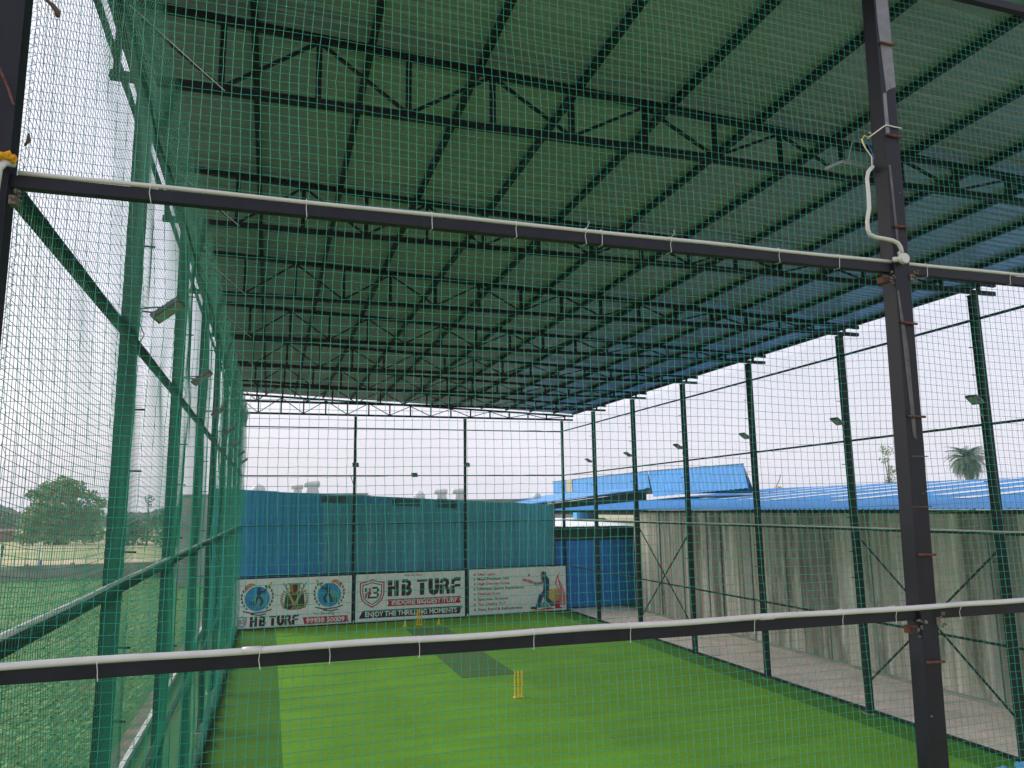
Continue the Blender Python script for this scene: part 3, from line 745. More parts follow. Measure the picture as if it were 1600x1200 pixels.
rail_x(9.05, 4.15, 9.29, 4.05, "topmost cross rail of the near frame at the upper right corner", group=grp)
rail_x(2.25, -1.23, 9.29, 4.05, "lowest cross rail of the near frame below the view", group=grp)
# bracket stubs where rails meet the columns
for (x, z, lb) in [(3.90, 6.67, "rusty open bracket tube under the upper rail, left of the thick column"), (4.10, 6.70, "welded bracket stub under the upper rail, right of the thick column"), (3.85, 4.42, "rusty open bracket tube under the lower rail, left of the thick column"), (4.035, 4.46, "welded bracket stub under the lower rail, right of the thick column"), (-1.2, 6.66, "rusty bracket where the upper rail meets the left near column")]:
    t = empty("welded_bracket", (x, 3.965, z), lb, "bracket", "brackets joining rails to columns")
    big = 'left of' in lb
    MB().box(-.05 if big else -.02, .012, -.025, .03, -.022, .022).build("plate", M['rust'] if big else M['weld'], t, bevel=.003)
    if big: MB().box(-.042, .004, -.032, -.0305, -.014, .014).build("hollow_shade", M['black_panel'], t)  # black panel on the solid front, painted as shade inside an open tube
    mb = MB()
    for k in range(9):
        q = Vector((random.uniform(.0, .035), -.035, random.uniform(-.05, .05)))
        mb.lathe([(.004, 0), (.01, .005), (.004, .012)], q, 6)
    mb.build("weld_bead", M['weld'], t)

def wobble(x0, x1, y, z, amp, n):
    return [(x0 + (x1 - x0) * i / n, y + amp * .5 * math.sin(i * 1.3), z + amp * math.sin(i * .9 + x0)) for i in range(n + 1)]
tag(MB().tube(wobble(-1.2, 4.01, 3.975, 6.808, .002, 24), .0115, 12).build("conduit_pipe", M['pvc'], smooth=True), "white plastic pipe lying on the upper near rail up to the junction box", "pipe", "white pipes on the near rails")
tag(MB().tube(wobble(4.03, 9.2, 3.975, 6.808, .002, 24), .0115, 12).build("conduit_pipe", M['pvc'], smooth=True), "white plastic pipe on the upper near rail right of the junction box", "pipe", "white pipes on the near rails")
pl = [(x, 3.968 - (.062 if 3.78 < x < 4.12 else 0) * 1.0, z) for (x, y, z) in wobble(-1.25, 9.2, 0, 4.549, .003, 62)]
pl = [(x, (pl[max(i - 1, 0)][1] + y + pl[min(i + 1, len(pl) - 1)][1]) / 3, z) for i, (x, y, z) in enumerate(pl)]
tag(MB().tube(pl, .0165, 12).build("conduit_pipe", M['pvc'], smooth=True), "thick white plastic pipe lying along the whole lower near rail", "pipe", "white pipes on the near rails")
for x in (-.1, 2.75): 
    tag(MB().tube([(x, 3.968, 4.549), (x + .09, 3.968, 4.549)], .0185, 12).build("pipe_coupler", M['pvc'], smooth=True), "white coupler sleeve on the lower pipe, " + ("left half" if x < 0 else "near the thick column"), "coupler")
# round junction box and bent conduit on the thick column
jb = empty("junction_box", (4.01, 3.93, 6.815), "round white junction box on the thick column where pipes meet", "junction box")
o = MB().lathe([(.034, 0), (.036, .004), (.036, .03), (.032, .034)], (0, 0, 0), 20).build("lid", M['pvc'], jb, smooth=False); o.rotation_euler = (R(90), 0, 0)
for a in ((-.05, 0), (.05, 0), (0, .05)):
    MB().tube([(a[0] * .5, .008, a[1] * .5), (a[0] * 1.1, .012 if a[1] else .02, a[1] * 1.1)], .0185, 12).build("socket", M['pvc'], jb, smooth=True)
pts = [(3.832, 7.455), (3.79, 7.41), (3.775, 7.36), (3.776, 7.25), (3.77, 7.15), (3.745, 7.06), (3.742, 7.0), (3.755, 6.965), (3.80, 6.95), (3.87, 6.946), (3.94, 6.94), (3.985, 6.925), (4.005, 6.895), (4.01, 6.86)]
tag(MB().tube([(x, 3.925, z) for x, z in pts], .0135, 12).build("bent_conduit", M['pvc'], smooth=True), "bent white conduit rising from the junction box to the loose wires", "conduit")
tag(MB().tube([(3.832, 3.93, 7.45), (3.85, 3.94, 7.53), (3.81, 3.95, 7.6), (3.79, 3.95, 7.66), (3.81, 3.95, 7.69), (3.85, 3.95, 7.68)], .0032, 6).build("loose_wire", M['wire_yellow'], smooth=True), "yellow wire curling out of the bent conduit", "wire", "loose wires at the near lamp")
tag(MB().tube([(3.836, 3.93, 7.45), (3.865, 3.94, 7.54), (3.84, 3.95, 7.62), (3.83, 3.96, 7.66)], .0032, 6).build("loose_wire", M['wire_blue'], smooth=True), "blue wire beside the yellow one above the conduit", "wire", "loose wires at the near lamp")
tag(MB().tube([(3.828, 3.93, 7.45), (3.84, 3.935, 7.53), (3.80, 3.95, 7.61), (3.78, 3.95, 7.66)], .0026, 6).build("loose_wire", M['wire'], smooth=True), "thin white wire twisted with the yellow one", "wire", "loose wires at the near lamp")
tag(MB().tube([(3.84, 3.955, 7.675), (3.90, 3.95, 7.72), (3.975, 3.942, 7.775), (4.0, 3.94, 7.79), (4.08, 3.94, 7.785), (4.128, 3.94, 7.785), (4.13, 4.07, 7.79), (3.98, 4.08, 7.8)], .0045, 6).build("tie_cord", M['wire'], smooth=True), "white cord tied round the thick column holding the lamp wires", "cord")
# cable ties round pipe and rail
def tie(x, z, h_, r, lb, th=.0019):
    y = 3.968
    p = [(x, y + .05, z - h_), (x + .004, y - .002, z - h_ - .004), (x + random.uniform(-.006, .006), y - .004, z - h_ * .4), (x, y - r - .003, z + r * .4), (x, y, z + r * 2.05), (x, y + .055, z + r * 1.2)]
    o = MB().tube(p, th, 6); 
    if random.random() < .3: o.tube([(x, y - .004, z + r), (x + .02, y - .02, z + r + random.uniform(.02, .05)), (x + random.uniform(.0, .04), y - .02, z + .06)], .0014, 5)
    tag(o.build("wire_tie", M['wire']), lb, "wire tie", "white ties round the near rails")
UP = [-.62, .13, .80, 1.29, 1.72, 1.82, 2.28, 3.06, 3.52, 4.25, 5.0]
LO = [-.71, -.02, .30, .74, 1.35, 1.91, 2.70, 3.32, 3.72, 4.23, 4.9]
for i, x in enumerate(UP): tie(x, 6.797, .068, .0115, f"thin white tie round the upper rail and pipe, {ORD[i]} from the left")
for i, x in enumerate(LO): tie(x, 4.532, .068, .0165, f"white tie round the lower rail and pipe, {ORD[i]} from the left")
# upper left corner: yellow cloth and down pipe
t = MB()
for k in range(14):
    a = k * .45; t.tube([(-1.27 + .05 * math.cos(a), 3.90 + .03 * math.sin(a), 6.84 + .012 * math.sin(k * 2.1)), (-1.25 + .06 * math.cos(a + .6), 3.90 + .03 * math.sin(a + .6), 6.845 + .014 * math.cos(k * 1.7))], [.012, .016], 6)
tag(t.build("yellow_cloth", M['tape'], smooth=True), "crumpled yellow cloth strip wrapped at the upper left rail corner", "cloth")
tag(MB().tube([(-1.205, 3.93, 6.83), (-1.235, 3.90, 6.82), (-1.25, 3.88, 6.78), (-1.255, 3.88, 6.68), (-1.27, 3.88, 6.3), (-1.28, 3.88, 5.6), (-1.28, 3.88, 4.5)], .017, 12).build("down_pipe", M['pvc'], smooth=True), "white pipe bending down the left near column", "pipe")

# side rails
def rail_y(x, z, y0, y1, lb, group, w_=.05, h_=.05, pipe=False):
    t = empty("side_rail", (x, (y0 + y1) / 2, z), lb, "rail", group)
    hl = (y1 - y0) / 2
    MB().box(-w_ / 2, w_ / 2, -hl, hl, -h_ / 2, h_ / 2).build("bar", M['steel'], t)
    if pipe:
        n = 40; MB().tube([(0, -hl + 2 * hl * i / n, h_ / 2 + .021 + .003 * math.sin(i * 1.7)) for i in range(n + 1)], .02, 8).build("conduit", M['wire'], t, smooth=True)
for i, z in enumerate(RAILS):
    nm = ["lowest", "second lowest", "second highest", "topmost"][i]
    rail_y(-1.285, z, 4.1, 37.2, f"{nm} long rail of the left cage side" + (" carrying a white pipe" if i == 1 else ""), "long rails of the left side", .06, .075 if i in (1, 2) else .05, i in (1,))
    rail_y(14.44, z, 4.1, 37.2, f"{nm} long rail of the right cage side" + (" carrying a white pipe" if i == 1 else ""), "long rails of the right side", .045, .05, i == 1)
    t = empty("end_rail", (6.55, 37.36, z), f"{nm} cross rail of the far end frame", "rail", "cross rails of the far end")
    MB().box(-7.8, 7.9, -.02, .02, -.025, .025).build("bar", M['steel'], t)
rail_y(14.58, .05, -1, 37.3, "dark bottom rail between turf and path", "long rails of the right side", .05, .07)
rail_y(-1.33, .05, -1, 37.3, "dark bottom rail along the left turf edge", "long rails of the left side", .05, .07)
rail_y(-1.71, 9.95, 4.2, 37.4, "dark edge member under the left roof edge", "roof edge members", .05, .06)
# crossed braces on the right side
for (ya, yb, nm) in [(YS[5], YS[4], "far"), (YS[2], YS[1], "near")]:
    for (p, q, k) in [((14.60, ya, 4.35), (14.60, yb, .72), "falling towards the camera"), ((14.56, ya, .72), (14.56, yb, 4.25), "rising towards the camera")]:
        tag(MB().beam(p, q, .035, .035).build("cross_brace", M['steel']), f"thin diagonal brace of the {nm} crossed pair, {k}", "brace", "diagonal braces on the right side")

# ================================================================== ROOF TRUSSES
def make_truss(label, y):
    t = empty("roof_truss", (0, y, 0), label, "truss", "roof trusses across the cage")
    x0, x1 = -1.75, 15.18
    MB().beam((x0, 0, 9.725), (x1, 0, 9.725), .075, .09).build("bottom_chord", M['steel'], t)
    MB().beam((x0, 0, ztop(x0)), (x1 + .03, 0, ztop(x1)), .075, .09).build("top_chord", M['steel'], t)
    for k in range(17):
        x = -1.69 + 1.026 * k
        MB().beam((x, 0, 9.771), (x, 0, ztop(x) - .046), .065, .06).build("web_post", M['steel'], t)
    for k in range(16):
        xa = -1.69 + 1.026 * k; xb = xa + 1.026
        za, zb = (ztop(xa) - .06, 9.775) if k % 2 == 0 else (9.775, ztop(xb) - .06)
        MB().beam((xa + .03, 0, za), (xb - .03, 0, zb), .036, .036, up=(0, 1, 0)).build("web_diagonal", M['steel'], t)
    MB().tube([(-1.6, -.04, ztop(-1.6) - .07), (-.62, -.04, 9.70)], .006, 6).build("stay_wire", M['wire'], t)
    return t
tl = ["roof truss nearest overhead, largest in view, second from the near frame", "second large roof truss, seen just above the upper rail", "third roof truss, just below the upper rail", "fourth roof truss from the near side", "fifth roof truss, in the crowded middle distance", "sixth roof truss, deep under the roof", "seventh roof truss, last one under the roof sheets", "eighth roof truss at the far end, standing against the sky"]
tr0 = make_truss(tl[0], YS[0])
for i in range(1, 8):
    c = copy_tree(tr0); c.location = (0, YS[i], 0); c["label"] = tl[i]
c = copy_tree(tr0); c.location = (0, 4.1, 0); c["label"] = "roof truss over the near frame, above the view"

# purlins
for k in range(13):
    x = -.35 + 1.31 * k - (1.31 if k == 0 else 0) + (0 if k else 0)
    if k == 0: x = -1.66
    else: x = -.35 + 1.31 * (k - 1)
    z = ztop(x) + .045
    t = empty("roof_purlin", (x, 20, z), f"long dark purlin under the roof sheets, {ORD[k]} from the left edge", "purlin", "purlins under the roof sheets")
    MB().box(-.038, .038, -16.6, 17.35, .001, .09).build("web", M['steel'], t)
# last one at the right edge
x = 15.12; z = ztop(x) + .045
t = empty("roof_purlin", (x, 20, z), "long dark purlin along the right roof edge", "purlin", "purlins under the roof sheets")
MB().box(-.038, .038, -16.6, 17.35, .001, .09).build("web", M['steel'], t)
# roof sheets (ribs run across the cage)
rf = empty("cage_roof", (0, 20, 0), "low sloping ribbed sheet roof covering the whole cage", "roof")
def roof_sheet(y0, y1, k):
    P = ribbed(y0, y1, .2, .02, .6)
    mb = MB(); xs_ = [-1.85, 3.0, 8.0, 15.32]
    for (u, o) in P:
        for xx in xs_: mb.v.append((xx, u - 20, ztop(xx) + .142 + o + .003 * (k % 2)))
    m_ = len(xs_)
    for a in range(len(P) - 1):
        for b in range(m_ - 1):
            mb.f.append((m_ * a + b, m_ * (a + 1) + b, m_ * (a + 1) + b + 1, m_ * a + b + 1))
    mb.build("roof_sheet", M['roof'], rf)
yy = 3.3; k = 0
while yy < 37.4:
    roof_sheet(yy, min(yy + 1.06, 37.55), k); yy += 1.0; k += 1

# ================================================================== NETS
def net(name, Pn, strideu, stridev, r, label, knots=0.0, m='net_backlit'):
    """Pn: node grid (nu, nv, 3). Threads run along both directions as thin three-sided tubes."""
    nu, nv, _ = Pn.shape
    Vs = []; Fs = []; off = 0
    def threads(G, stride):
        nonlocal off
        idx = np.unique(np.append(np.arange(0, G.shape[1], stride), G.shape[1] - 1))
        G = G[:, idx]
        n, m, _ = G.shape
        d = np.gradient(G, axis=1); d /= np.linalg.norm(d, axis=2, keepdims=True) + 1e-9
        ref = np.array([0.31, 0.83, 0.46]); a = np.cross(d, ref); a /= np.linalg.norm(a, axis=2, keepdims=True) + 1e-9
        b = np.cross(d, a)
        ring = []
        for j in range(3):
            t = 2 * math.pi * j / 3
            ring.append(G + (a * math.cos(t) + b * math.sin(t)) * r)
        V = np.stack(ring, axis=2)                        # n, m, 3, 3
        I = np.arange(n * m * 3).reshape(n, m, 3) + off
        A = I[:, :-1]; B = I[:, 1:]
        F = np.stack([A, np.roll(A, -1, axis=2), np.roll(B, -1, axis=2), B], axis=-1).reshape(-1, 4)
        Vs.append(V.reshape(-1, 3)); Fs.append(F); off += n * m * 3
    threads(Pn, stridev); threads(Pn.transpose(1, 0, 2), strideu)
    if knots:
        q = Pn.reshape(-1, 3); k = knots
        o6 = np.array([[k, 0, 0], [0, k, 0], [-k, 0, 0], [0, -k, 0], [0, 0, k], [0, 0, -k]])
        V = (q[:, None, :] + o6[None]).reshape(-1, 3)
        I = np.arange(len(q) * 6).reshape(-1, 6) + off
        fs = [(0, 1, 4), (1, 2, 4), (2, 3, 4), (3, 0, 4), (1, 0, 5), (2, 1, 5), (3, 2, 5), (0, 3, 5)]
        T = np.stack([I[:, list(f)] for f in fs], axis=1).reshape(-1, 3)
    V_all = np.concatenate(Vs + ([V] if knots else []))
    F_all = np.concatenate(Fs)
    me = bpy.data.meshes.new(name)
    me.vertices.add(len(V_all)); me.vertices.foreach_set("co", V_all.astype(np.float32).ravel())
    loops = F_all.ravel(); starts = np.arange(0, len(loops), 4)
    if knots:
        starts = np.concatenate([starts, len(loops) + np.arange(0, T.size, 3)]); loops = np.concatenate([loops, T.ravel()])
    me.loops.add(len(loops)); me.loops.foreach_set("vertex_index", loops.astype(np.int32))
    me.polygons.add(len(starts)); me.polygons.foreach_set("loop_start", starts.astype(np.int32))
    me.polygons.foreach_set("use_smooth", np.ones(len(starts), dtype=bool))
    me.update(calc_edges=True); me.materials.append(M[m])
    o = bpy.data.objects.new(name, me); C.objects.link(o)
    return tag(o, label, "net", "green nets of the cage")

def smooth_noise(nu, nv, cu, cv, amp):
    """coarse random field, bilinear-cosine upsampled"""
    g = rng.normal(size=(cu + 2, cv + 2)); u = np.linspace(0, cu, nu); v = np.linspace(0, cv, nv)
    iu = u.astype(int); iv = v.astype(int); fu = (1 - np.cos((u - iu) * math.pi)) / 2; fv = (1 - np.cos((v - iv) * math.pi)) / 2
    a = g[np.ix_(iu, iv)]; b = g[np.ix_(iu + 1, iv)]; c_ = g[np.ix_(iu, iv + 1)]; d = g[np.ix_(iu + 1, iv + 1)]
    return amp * ((a * (1 - fu)[:, None] + b * fu[:, None]) * (1 - fv)[None] + (c_ * (1 - fu)[:, None] + d * fu[:, None]) * fv[None])
CELL = .05
# near net
nx, nz = 212, 192
X, Z = np.meshgrid(-1.21 + CELL * np.arange(nx), .03 + CELL * np.arange(nz), indexing='ij')
P_ = np.zeros((nx, nz, 3))
P_[..., 0] = X + smooth_noise(nx, nz, 16, 14, .008) + rng.normal(size=X.shape) * .0010
P_[..., 1] = 4.10 + smooth_noise(nx, nz, 9, 8, .014) + .02 * np.sin(Z * 1.37)
P_[..., 2] = Z + smooth_noise(nx, nz, 14, 14, .010) + rng.normal(size=X.shape) * .0010
P_[0, :, 0] += rng.normal(size=nz) * .006
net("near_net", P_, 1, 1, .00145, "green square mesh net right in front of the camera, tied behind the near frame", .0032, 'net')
# loose loops of twine at the near net's left edge
mb = MB()
for k in range(60, 170):
    z = .03 + CELL * k + .01; x = -1.22
    mb.tube([(x + .01, 4.10, z), (x - .018 - .015 * random.random(), 4.09, z + .012), (x - .012, 4.085, z + .03), (x + .012, 4.10, z + CELL)], .0013, 4)
    if k % 3 == 0: mb.tube([(x, 4.1, z), (x - .045, 4.06, z + random.uniform(-.01, .01))], .0013, 4)
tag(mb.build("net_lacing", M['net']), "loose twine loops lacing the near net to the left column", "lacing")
# left net
ny = int((37.2 - 4.1) / CELL); nz = 191
Y, Z = np.meshgrid(4.1 + CELL * np.arange(ny), .03 + CELL * np.arange(nz), indexing='ij')
fr = ((Y - YS[0]) / BAY) % 1.0
bul = np.sin(math.pi * fr) ** .8
prof = np.sin(np.clip((Z % 2.27) / 2.27, 0, 1) * math.pi)
P_ = np.zeros((ny, nz, 3))
P_[..., 0] = -1.235 + .05 * bul * (.4 + prof) + smooth_noise(ny, nz, 60, 10, .012) + .09 * np.sin(Y * 5.3 + .6 * np.sin(Z * .8)) * np.clip((Y - 14) / 12, 0, 1)
P_[..., 1] = Y + rng.normal(size=Y.shape) * .0015
P_[..., 2] = Z - .16 * np.abs(np.sin(math.pi * fr)) * (Z / 9.5) - .05 * bul + smooth_noise(ny, nz, 40, 6, .012)
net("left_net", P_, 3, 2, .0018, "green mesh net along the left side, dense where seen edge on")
# doubled-over top fold of the left net, pulled inwards from the top rail to the trusses
nf = 13
for L_ in range(3):
    Y2, S2 = np.meshgrid(4.2 + CELL * np.arange(ny - 4), np.linspace(0, 1, nf), indexing='ij')
    Q = np.zeros(Y2.shape + (3,))
    Q[..., 0] = -1.24 + (.19 - .05 * L_) * S2 + .025 * np.sin(Y2 * (3.1 + L_)) * S2 + .03 * L_
    Q[..., 1] = Y2 + .017 * L_
    Q[..., 2] = 9.12 + .52 * S2 + .04 * np.sin(Y2 * 2.3 + L_) * (1 - S2) - .05 * L_
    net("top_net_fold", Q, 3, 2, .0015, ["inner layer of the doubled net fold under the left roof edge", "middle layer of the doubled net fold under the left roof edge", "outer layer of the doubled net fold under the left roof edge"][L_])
# right net
P_ = np.zeros((ny, nz, 3))
P_[..., 0] = 14.38 + .04 * bul * (.4 + prof) * -1 + smooth_noise(ny, nz, 60, 10, .01)
P_[..., 1] = Y
P_[..., 2] = Z - .04 * bul + smooth_noise(ny, nz, 40, 6, .012)
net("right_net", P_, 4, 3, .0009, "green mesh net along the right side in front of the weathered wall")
# far net
nx = int(15.7 / CELL)
X, Z = np.meshgrid(-1.3 + CELL * np.arange(nx), .03 + CELL * np.arange(nz), indexing='ij')
P_ = np.zeros((nx, nz, 3))
P_[..., 0] = X; P_[..., 1] = 37.12 + smooth_noise(nx, nz, 12, 6, .02); P_[..., 2] = Z + smooth_noise(nx, nz, 20, 6, .01)
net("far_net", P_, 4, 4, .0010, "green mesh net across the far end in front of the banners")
# bunched net skirt along the left turf edge
mb = MB(); pts = []; rs = []
n = 150
for i in range(n):
    y = 4 + 33 * i / (n - 1); pts.append((-1.26 + .03 * math.sin(i * 1.9), y, .10 + .03 * math.sin(i * 2.7))); rs.append(.10 + .035 * math.sin(i * 1.1) + .02 * random.random())
mb.tube(pts, rs, 9)
tag(mb.build("bunched_net", M['skirt'], smooth=True), "dark heap of spare net bunched along the left turf edge", "net")

# ================================================================== FLOODLIGHTS
def floodlight(loc, label, side, s=1.0, pitch=35, yaw=0, grp="floodlights on the posts"):
    t = empty("floodlight", loc, label, "floodlight", grp)
    t.rotation_euler = (0, 0, yaw)
    a = R(pitch)
    def place(o): o.rotation_euler = (0, side * a, 0); return o
    # head hangs in the cage side of the post: centre at local (-side*.28)
    cx = -side * .26
    h = MB().box(-.16 * s, .16 * s, -.13 * s, .13 * s, -.02, .03).build("housing", M['lamp'], t, bevel=.008); h.location = (cx, 0, .0); place(h)
    l = MB().box(-.14 * s, .14 * s, -.11 * s, .11 * s, -.026, -.021).build("lens", M['lens'], t); l.location = (cx, 0, 0); place(l)
    mb = MB()
    for k in range(5): mb.box(-.12 * s + k * .055 * s, -.11 * s + k * .055 * s, -.1 * s, .1 * s, .031, .045)
    fi = mb.build("cooling_fins", M['lamp'], t); fi.location = (cx, 0, 0); place(fi)
    mb = MB()
    for sg in (-1, 1): mb.tube([(0, sg * .05, .0), (cx * .6, sg * .12 * s, .0), (cx, sg * .135 * s, 0)], .009, 6)
    mb.build("bracket", M['lamp'], t)
    MB().tube([(0, .03, 0), (side * .03, .04, -.1), (side * .02 - side * .06, .02, -.25), (side * .02, .0, -.42)], .006, 6).build("cable", M['wire'], t)
    return t
names = ["nearest", "second nearest", "third", "fourth", "fifth", "sixth", "farthest"]
for i in range(7):
    floodlight((XR - .08, YS[i], 7.32), f"square floodlight on the right side posts, {names[i]} of that row", 1, .95, 30, R(12))
    floodlight((XL + .09, YS[i], 7.22), f"square floodlight on the left side posts, {names[i]} of that row", -1, 1.0, 38, R(-8))
for (x, z, lb) in [(3.84, 7.3, "small floodlight on the back post between left and middle banners"), (9.29, 7.32, "small floodlight on the back post between middle and right banners"), (6.67, 6.82, "small floodlight clamped mid-way on the far cross rail")]:
    t = empty("floodlight", (x, 37.2, z), lb, "floodlight", "floodlights of the far end")
    h = MB().box(-.15, .15, -.12, .12, -.02, .03).build("housing", M['lamp'], t, bevel=.008); h.rotation_euler = (R(50), 0, 0); h.location = (0, -.12, 0)
    h = MB().box(-.13, .13, -.1, .1, -.026, -.021).build("lens", M['lens'], t); h.rotation_euler = (R(50), 0, 0); h.location = (0, -.12, 0)
    MB().beam((0, -.05, 0), (0, .1, 0), .04, .04).build("bracket", M['lamp'], t)
# near lamp left of the thick column
t = empty("floodlight", (3.87, 4.2, 7.57), "pale flat lamp head seen edge on beside the thick column", "floodlight")
h = MB().box(-.12, .12, -.09, .09, -.014, .014).build("housing", M['bare'], t, bevel=.006); h.rotation_euler = (R(8), R(4), 0)
h = MB().box(-.105, .105, -.075, .075, -.019, -.015).build("lens", M['bare'], t); h.rotation_euler = (R(8), R(4), 0)
MB().beam((0, 0, .015), (.05, -.02, .20), .022, .004).build("bracket", M['bare'], t)
MB().beam((.05, -.02, .20), (.12, -.05, .215), .022, .004).build("bracket_arm", M['bare'], t)
# leaning rod at the far wall
tag(MB().tube([(3.66, 37.6, 6.85), (3.9, 37.6, 6.1), (3.98, 37.6, 5.3)], .018, 6).build("leaning_rod", M['steel']), "thin rod leaning beside the left back post above the fence", "rod")
# dark dangling fastener at the net's top left
tag(MB().tube([(-1.17, 4.02, 7.76), (-1.13, 4.02, 7.73), (-1.11, 4.02, 7.70), (-1.105, 4.02, 7.675)], [.006, .012, .014, .012], 8).build("net_toggle", M['bark'], smooth=True), "brown wooden toggle hanging at the top left of the near net", "toggle")
tag(MB().tube([(-1.19, 4.04, 7.04), (-1.185, 4.03, 7.0), (-1.20, 4.03, 6.97)], [.005, .010, .004], 6).build("knotted_rag", M['bark'], smooth=True), "small brown knotted rag on the near net's left edge", "rag")

# ================================================================== PITCH OBJECTS
def wicket(loc, lb):
    t = empty("wicket", loc, lb, "wicket", "yellow plastic wickets")
    for x in (-.1, 0, .1):
        MB().lathe([(.024, .03), (.024, .66), (.02, .69), (.008, .715)], (x, 0, 0), 12).build("stump", M['yellow'], t, smooth=False)
    for x in (-.055, .055):
        MB().box(x - .08, x + .08, -.075, .075, 0.002, .045).build("base", M['yellow'], t, bevel=.018)
    for z in (.36, .62): MB().beam((-.12, 0, z), (.12, 0, z), .012, .012).build("spacer", M['matting'], t)
wicket((6.76, 21.2, 0), "near yellow plastic wicket standing on the open turf")
wicket((6.64, 35.4, 0), "far yellow plastic wicket in front of the middle banner")
for (x, y, lb) in [(5.97, 35.3, "small yellow cone left of the far wicket"), (7.51, 35.3, "small yellow cone right of the far wicket")]:
    MB().box(-.09, .09, -.09, .09, 0.002, .014).build("cone_base", M['lime'], empty("training_cone", (x, y, 0), lb, "cone", "yellow cones beside the far wicket"), bevel=.003)
    c = [o for o in C.objects if o.name.startswith("training_cone")][-1]
    MB().lathe([(.075, .014), (.05, .1), (.018, .25), (.012, .26)], n=16).build("cone_body", M['lime'], c, smooth=True)
mb = MB()
for k in range(70):
    x = random.gauss(6.3, 2.2); y = random.gauss(19.5, 2.2); a = random.uniform(0, 3.14); l_ = random.uniform(.03, .13)
    mb.beam((x, y, .006), (x + l_ * math.cos(a), y + l_ * math.sin(a), .008), .006, .003)
tag(mb.build("straw_bits", M['wood']), "dry straw bits scattered on the turf round the near wicket", "straw", kind="stuff")
# light blue plastic chairs whose back tops show at the lower right corner
def chair(loc, rz, lb):
    t = empty("plastic_chair", loc, lb, "chair", "light blue plastic chairs", rz)
    w2 = .25
    mb = MB()
    n = 12; prof = []
    for i in range(n + 1):
        u = -1 + 2 * i / n; x = u * w2; z = .70 + .05 * (1 - abs(u) ** 3) + (.03 if abs(abs(u) - .75) < .18 else 0); y = .2 - .05 * (1 - u * u) * -1
        prof.append((x, y, z))
    for (x, y, z) in prof: mb.v += [(x, y, .42), (x, y + .04, z), (x, y + .03, .42), (x, y + .07, z)]
    for i in range(n):
        a = 4 * i; b = a + 4
        mb.f += [(a, b, b + 1, a + 1), (a + 2, a + 3, b + 3, b + 2), (a + 1, b + 1, b + 3, a + 3), (a, a + 2, b + 2, b)]
    mb.build("backrest", M['blue_plastic'], t, smooth=True)
    MB().box(-.23, .23, -.22, .2, .4, .43).build("seat", M['blue_plastic'], t, bevel=.012)
    for sx in (-1, 1):
        for sy in (-1, 1):
            MB().beam((sx * .2, sy * .18, .4), (sx * .24, sy * .23, 0), .045, .03).build("leg", M['blue_plastic'], t)
        MB().beam((sx * .25, -.2, .62), (sx * .25, .22, .64), .045, .025).build("armrest", M['blue_plastic'], t)
        MB().beam((sx * .24, -.18, .4), (sx * .25, -.18, .61), .035, .025).build("arm_post", M['blue_plastic'], t)
chair((12.55, 10.48, 0), R(-10), "light blue plastic chair peeking in at the lower right corner")
chair((11.93, 10.40, 0), R(14), "second light blue plastic chair, barely showing left of the other at the bottom edge")

# ================================================================== BANNERS
BY = 37.0
def ribbon_poly(pts, w_):
    """mitred strip polygons (quads) of a stroked path in the X,Z plane"""
    k = len(pts); L_ = []; R_ = []
    for i in range(k):
        p = Vector(pts[i])
        d0 = (Vector(pts[i]) - Vector(pts[i - 1])).normalized() if i else None
        d1 = (Vector(pts[i + 1]) - Vector(pts[i])).normalized() if i < k - 1 else None
        if d0 is None: d0 = d1
        if d1 is None: d1 = d0
        n0 = Vector((-d0.y, d0.x)); n1 = Vector((-d1.y, d1.x)); nn = (n0 + n1)
        nn = nn.normalized() if nn.length > 1e-6 else n0
        sc_ = w_ / 2 / max(.45, nn.dot(n0))
        L_.append(p + nn * sc_); R_.append(p - nn * sc_)
    return L_, R_
def arc(cx, cz, rx, rz, a0, a1, n=8):
    return [(cx + rx * math.cos(R(a0 + (a1 - a0) * i / n)), cz + rz * math.sin(R(a0 + (a1 - a0) * i / n))) for i in range(n + 1)]
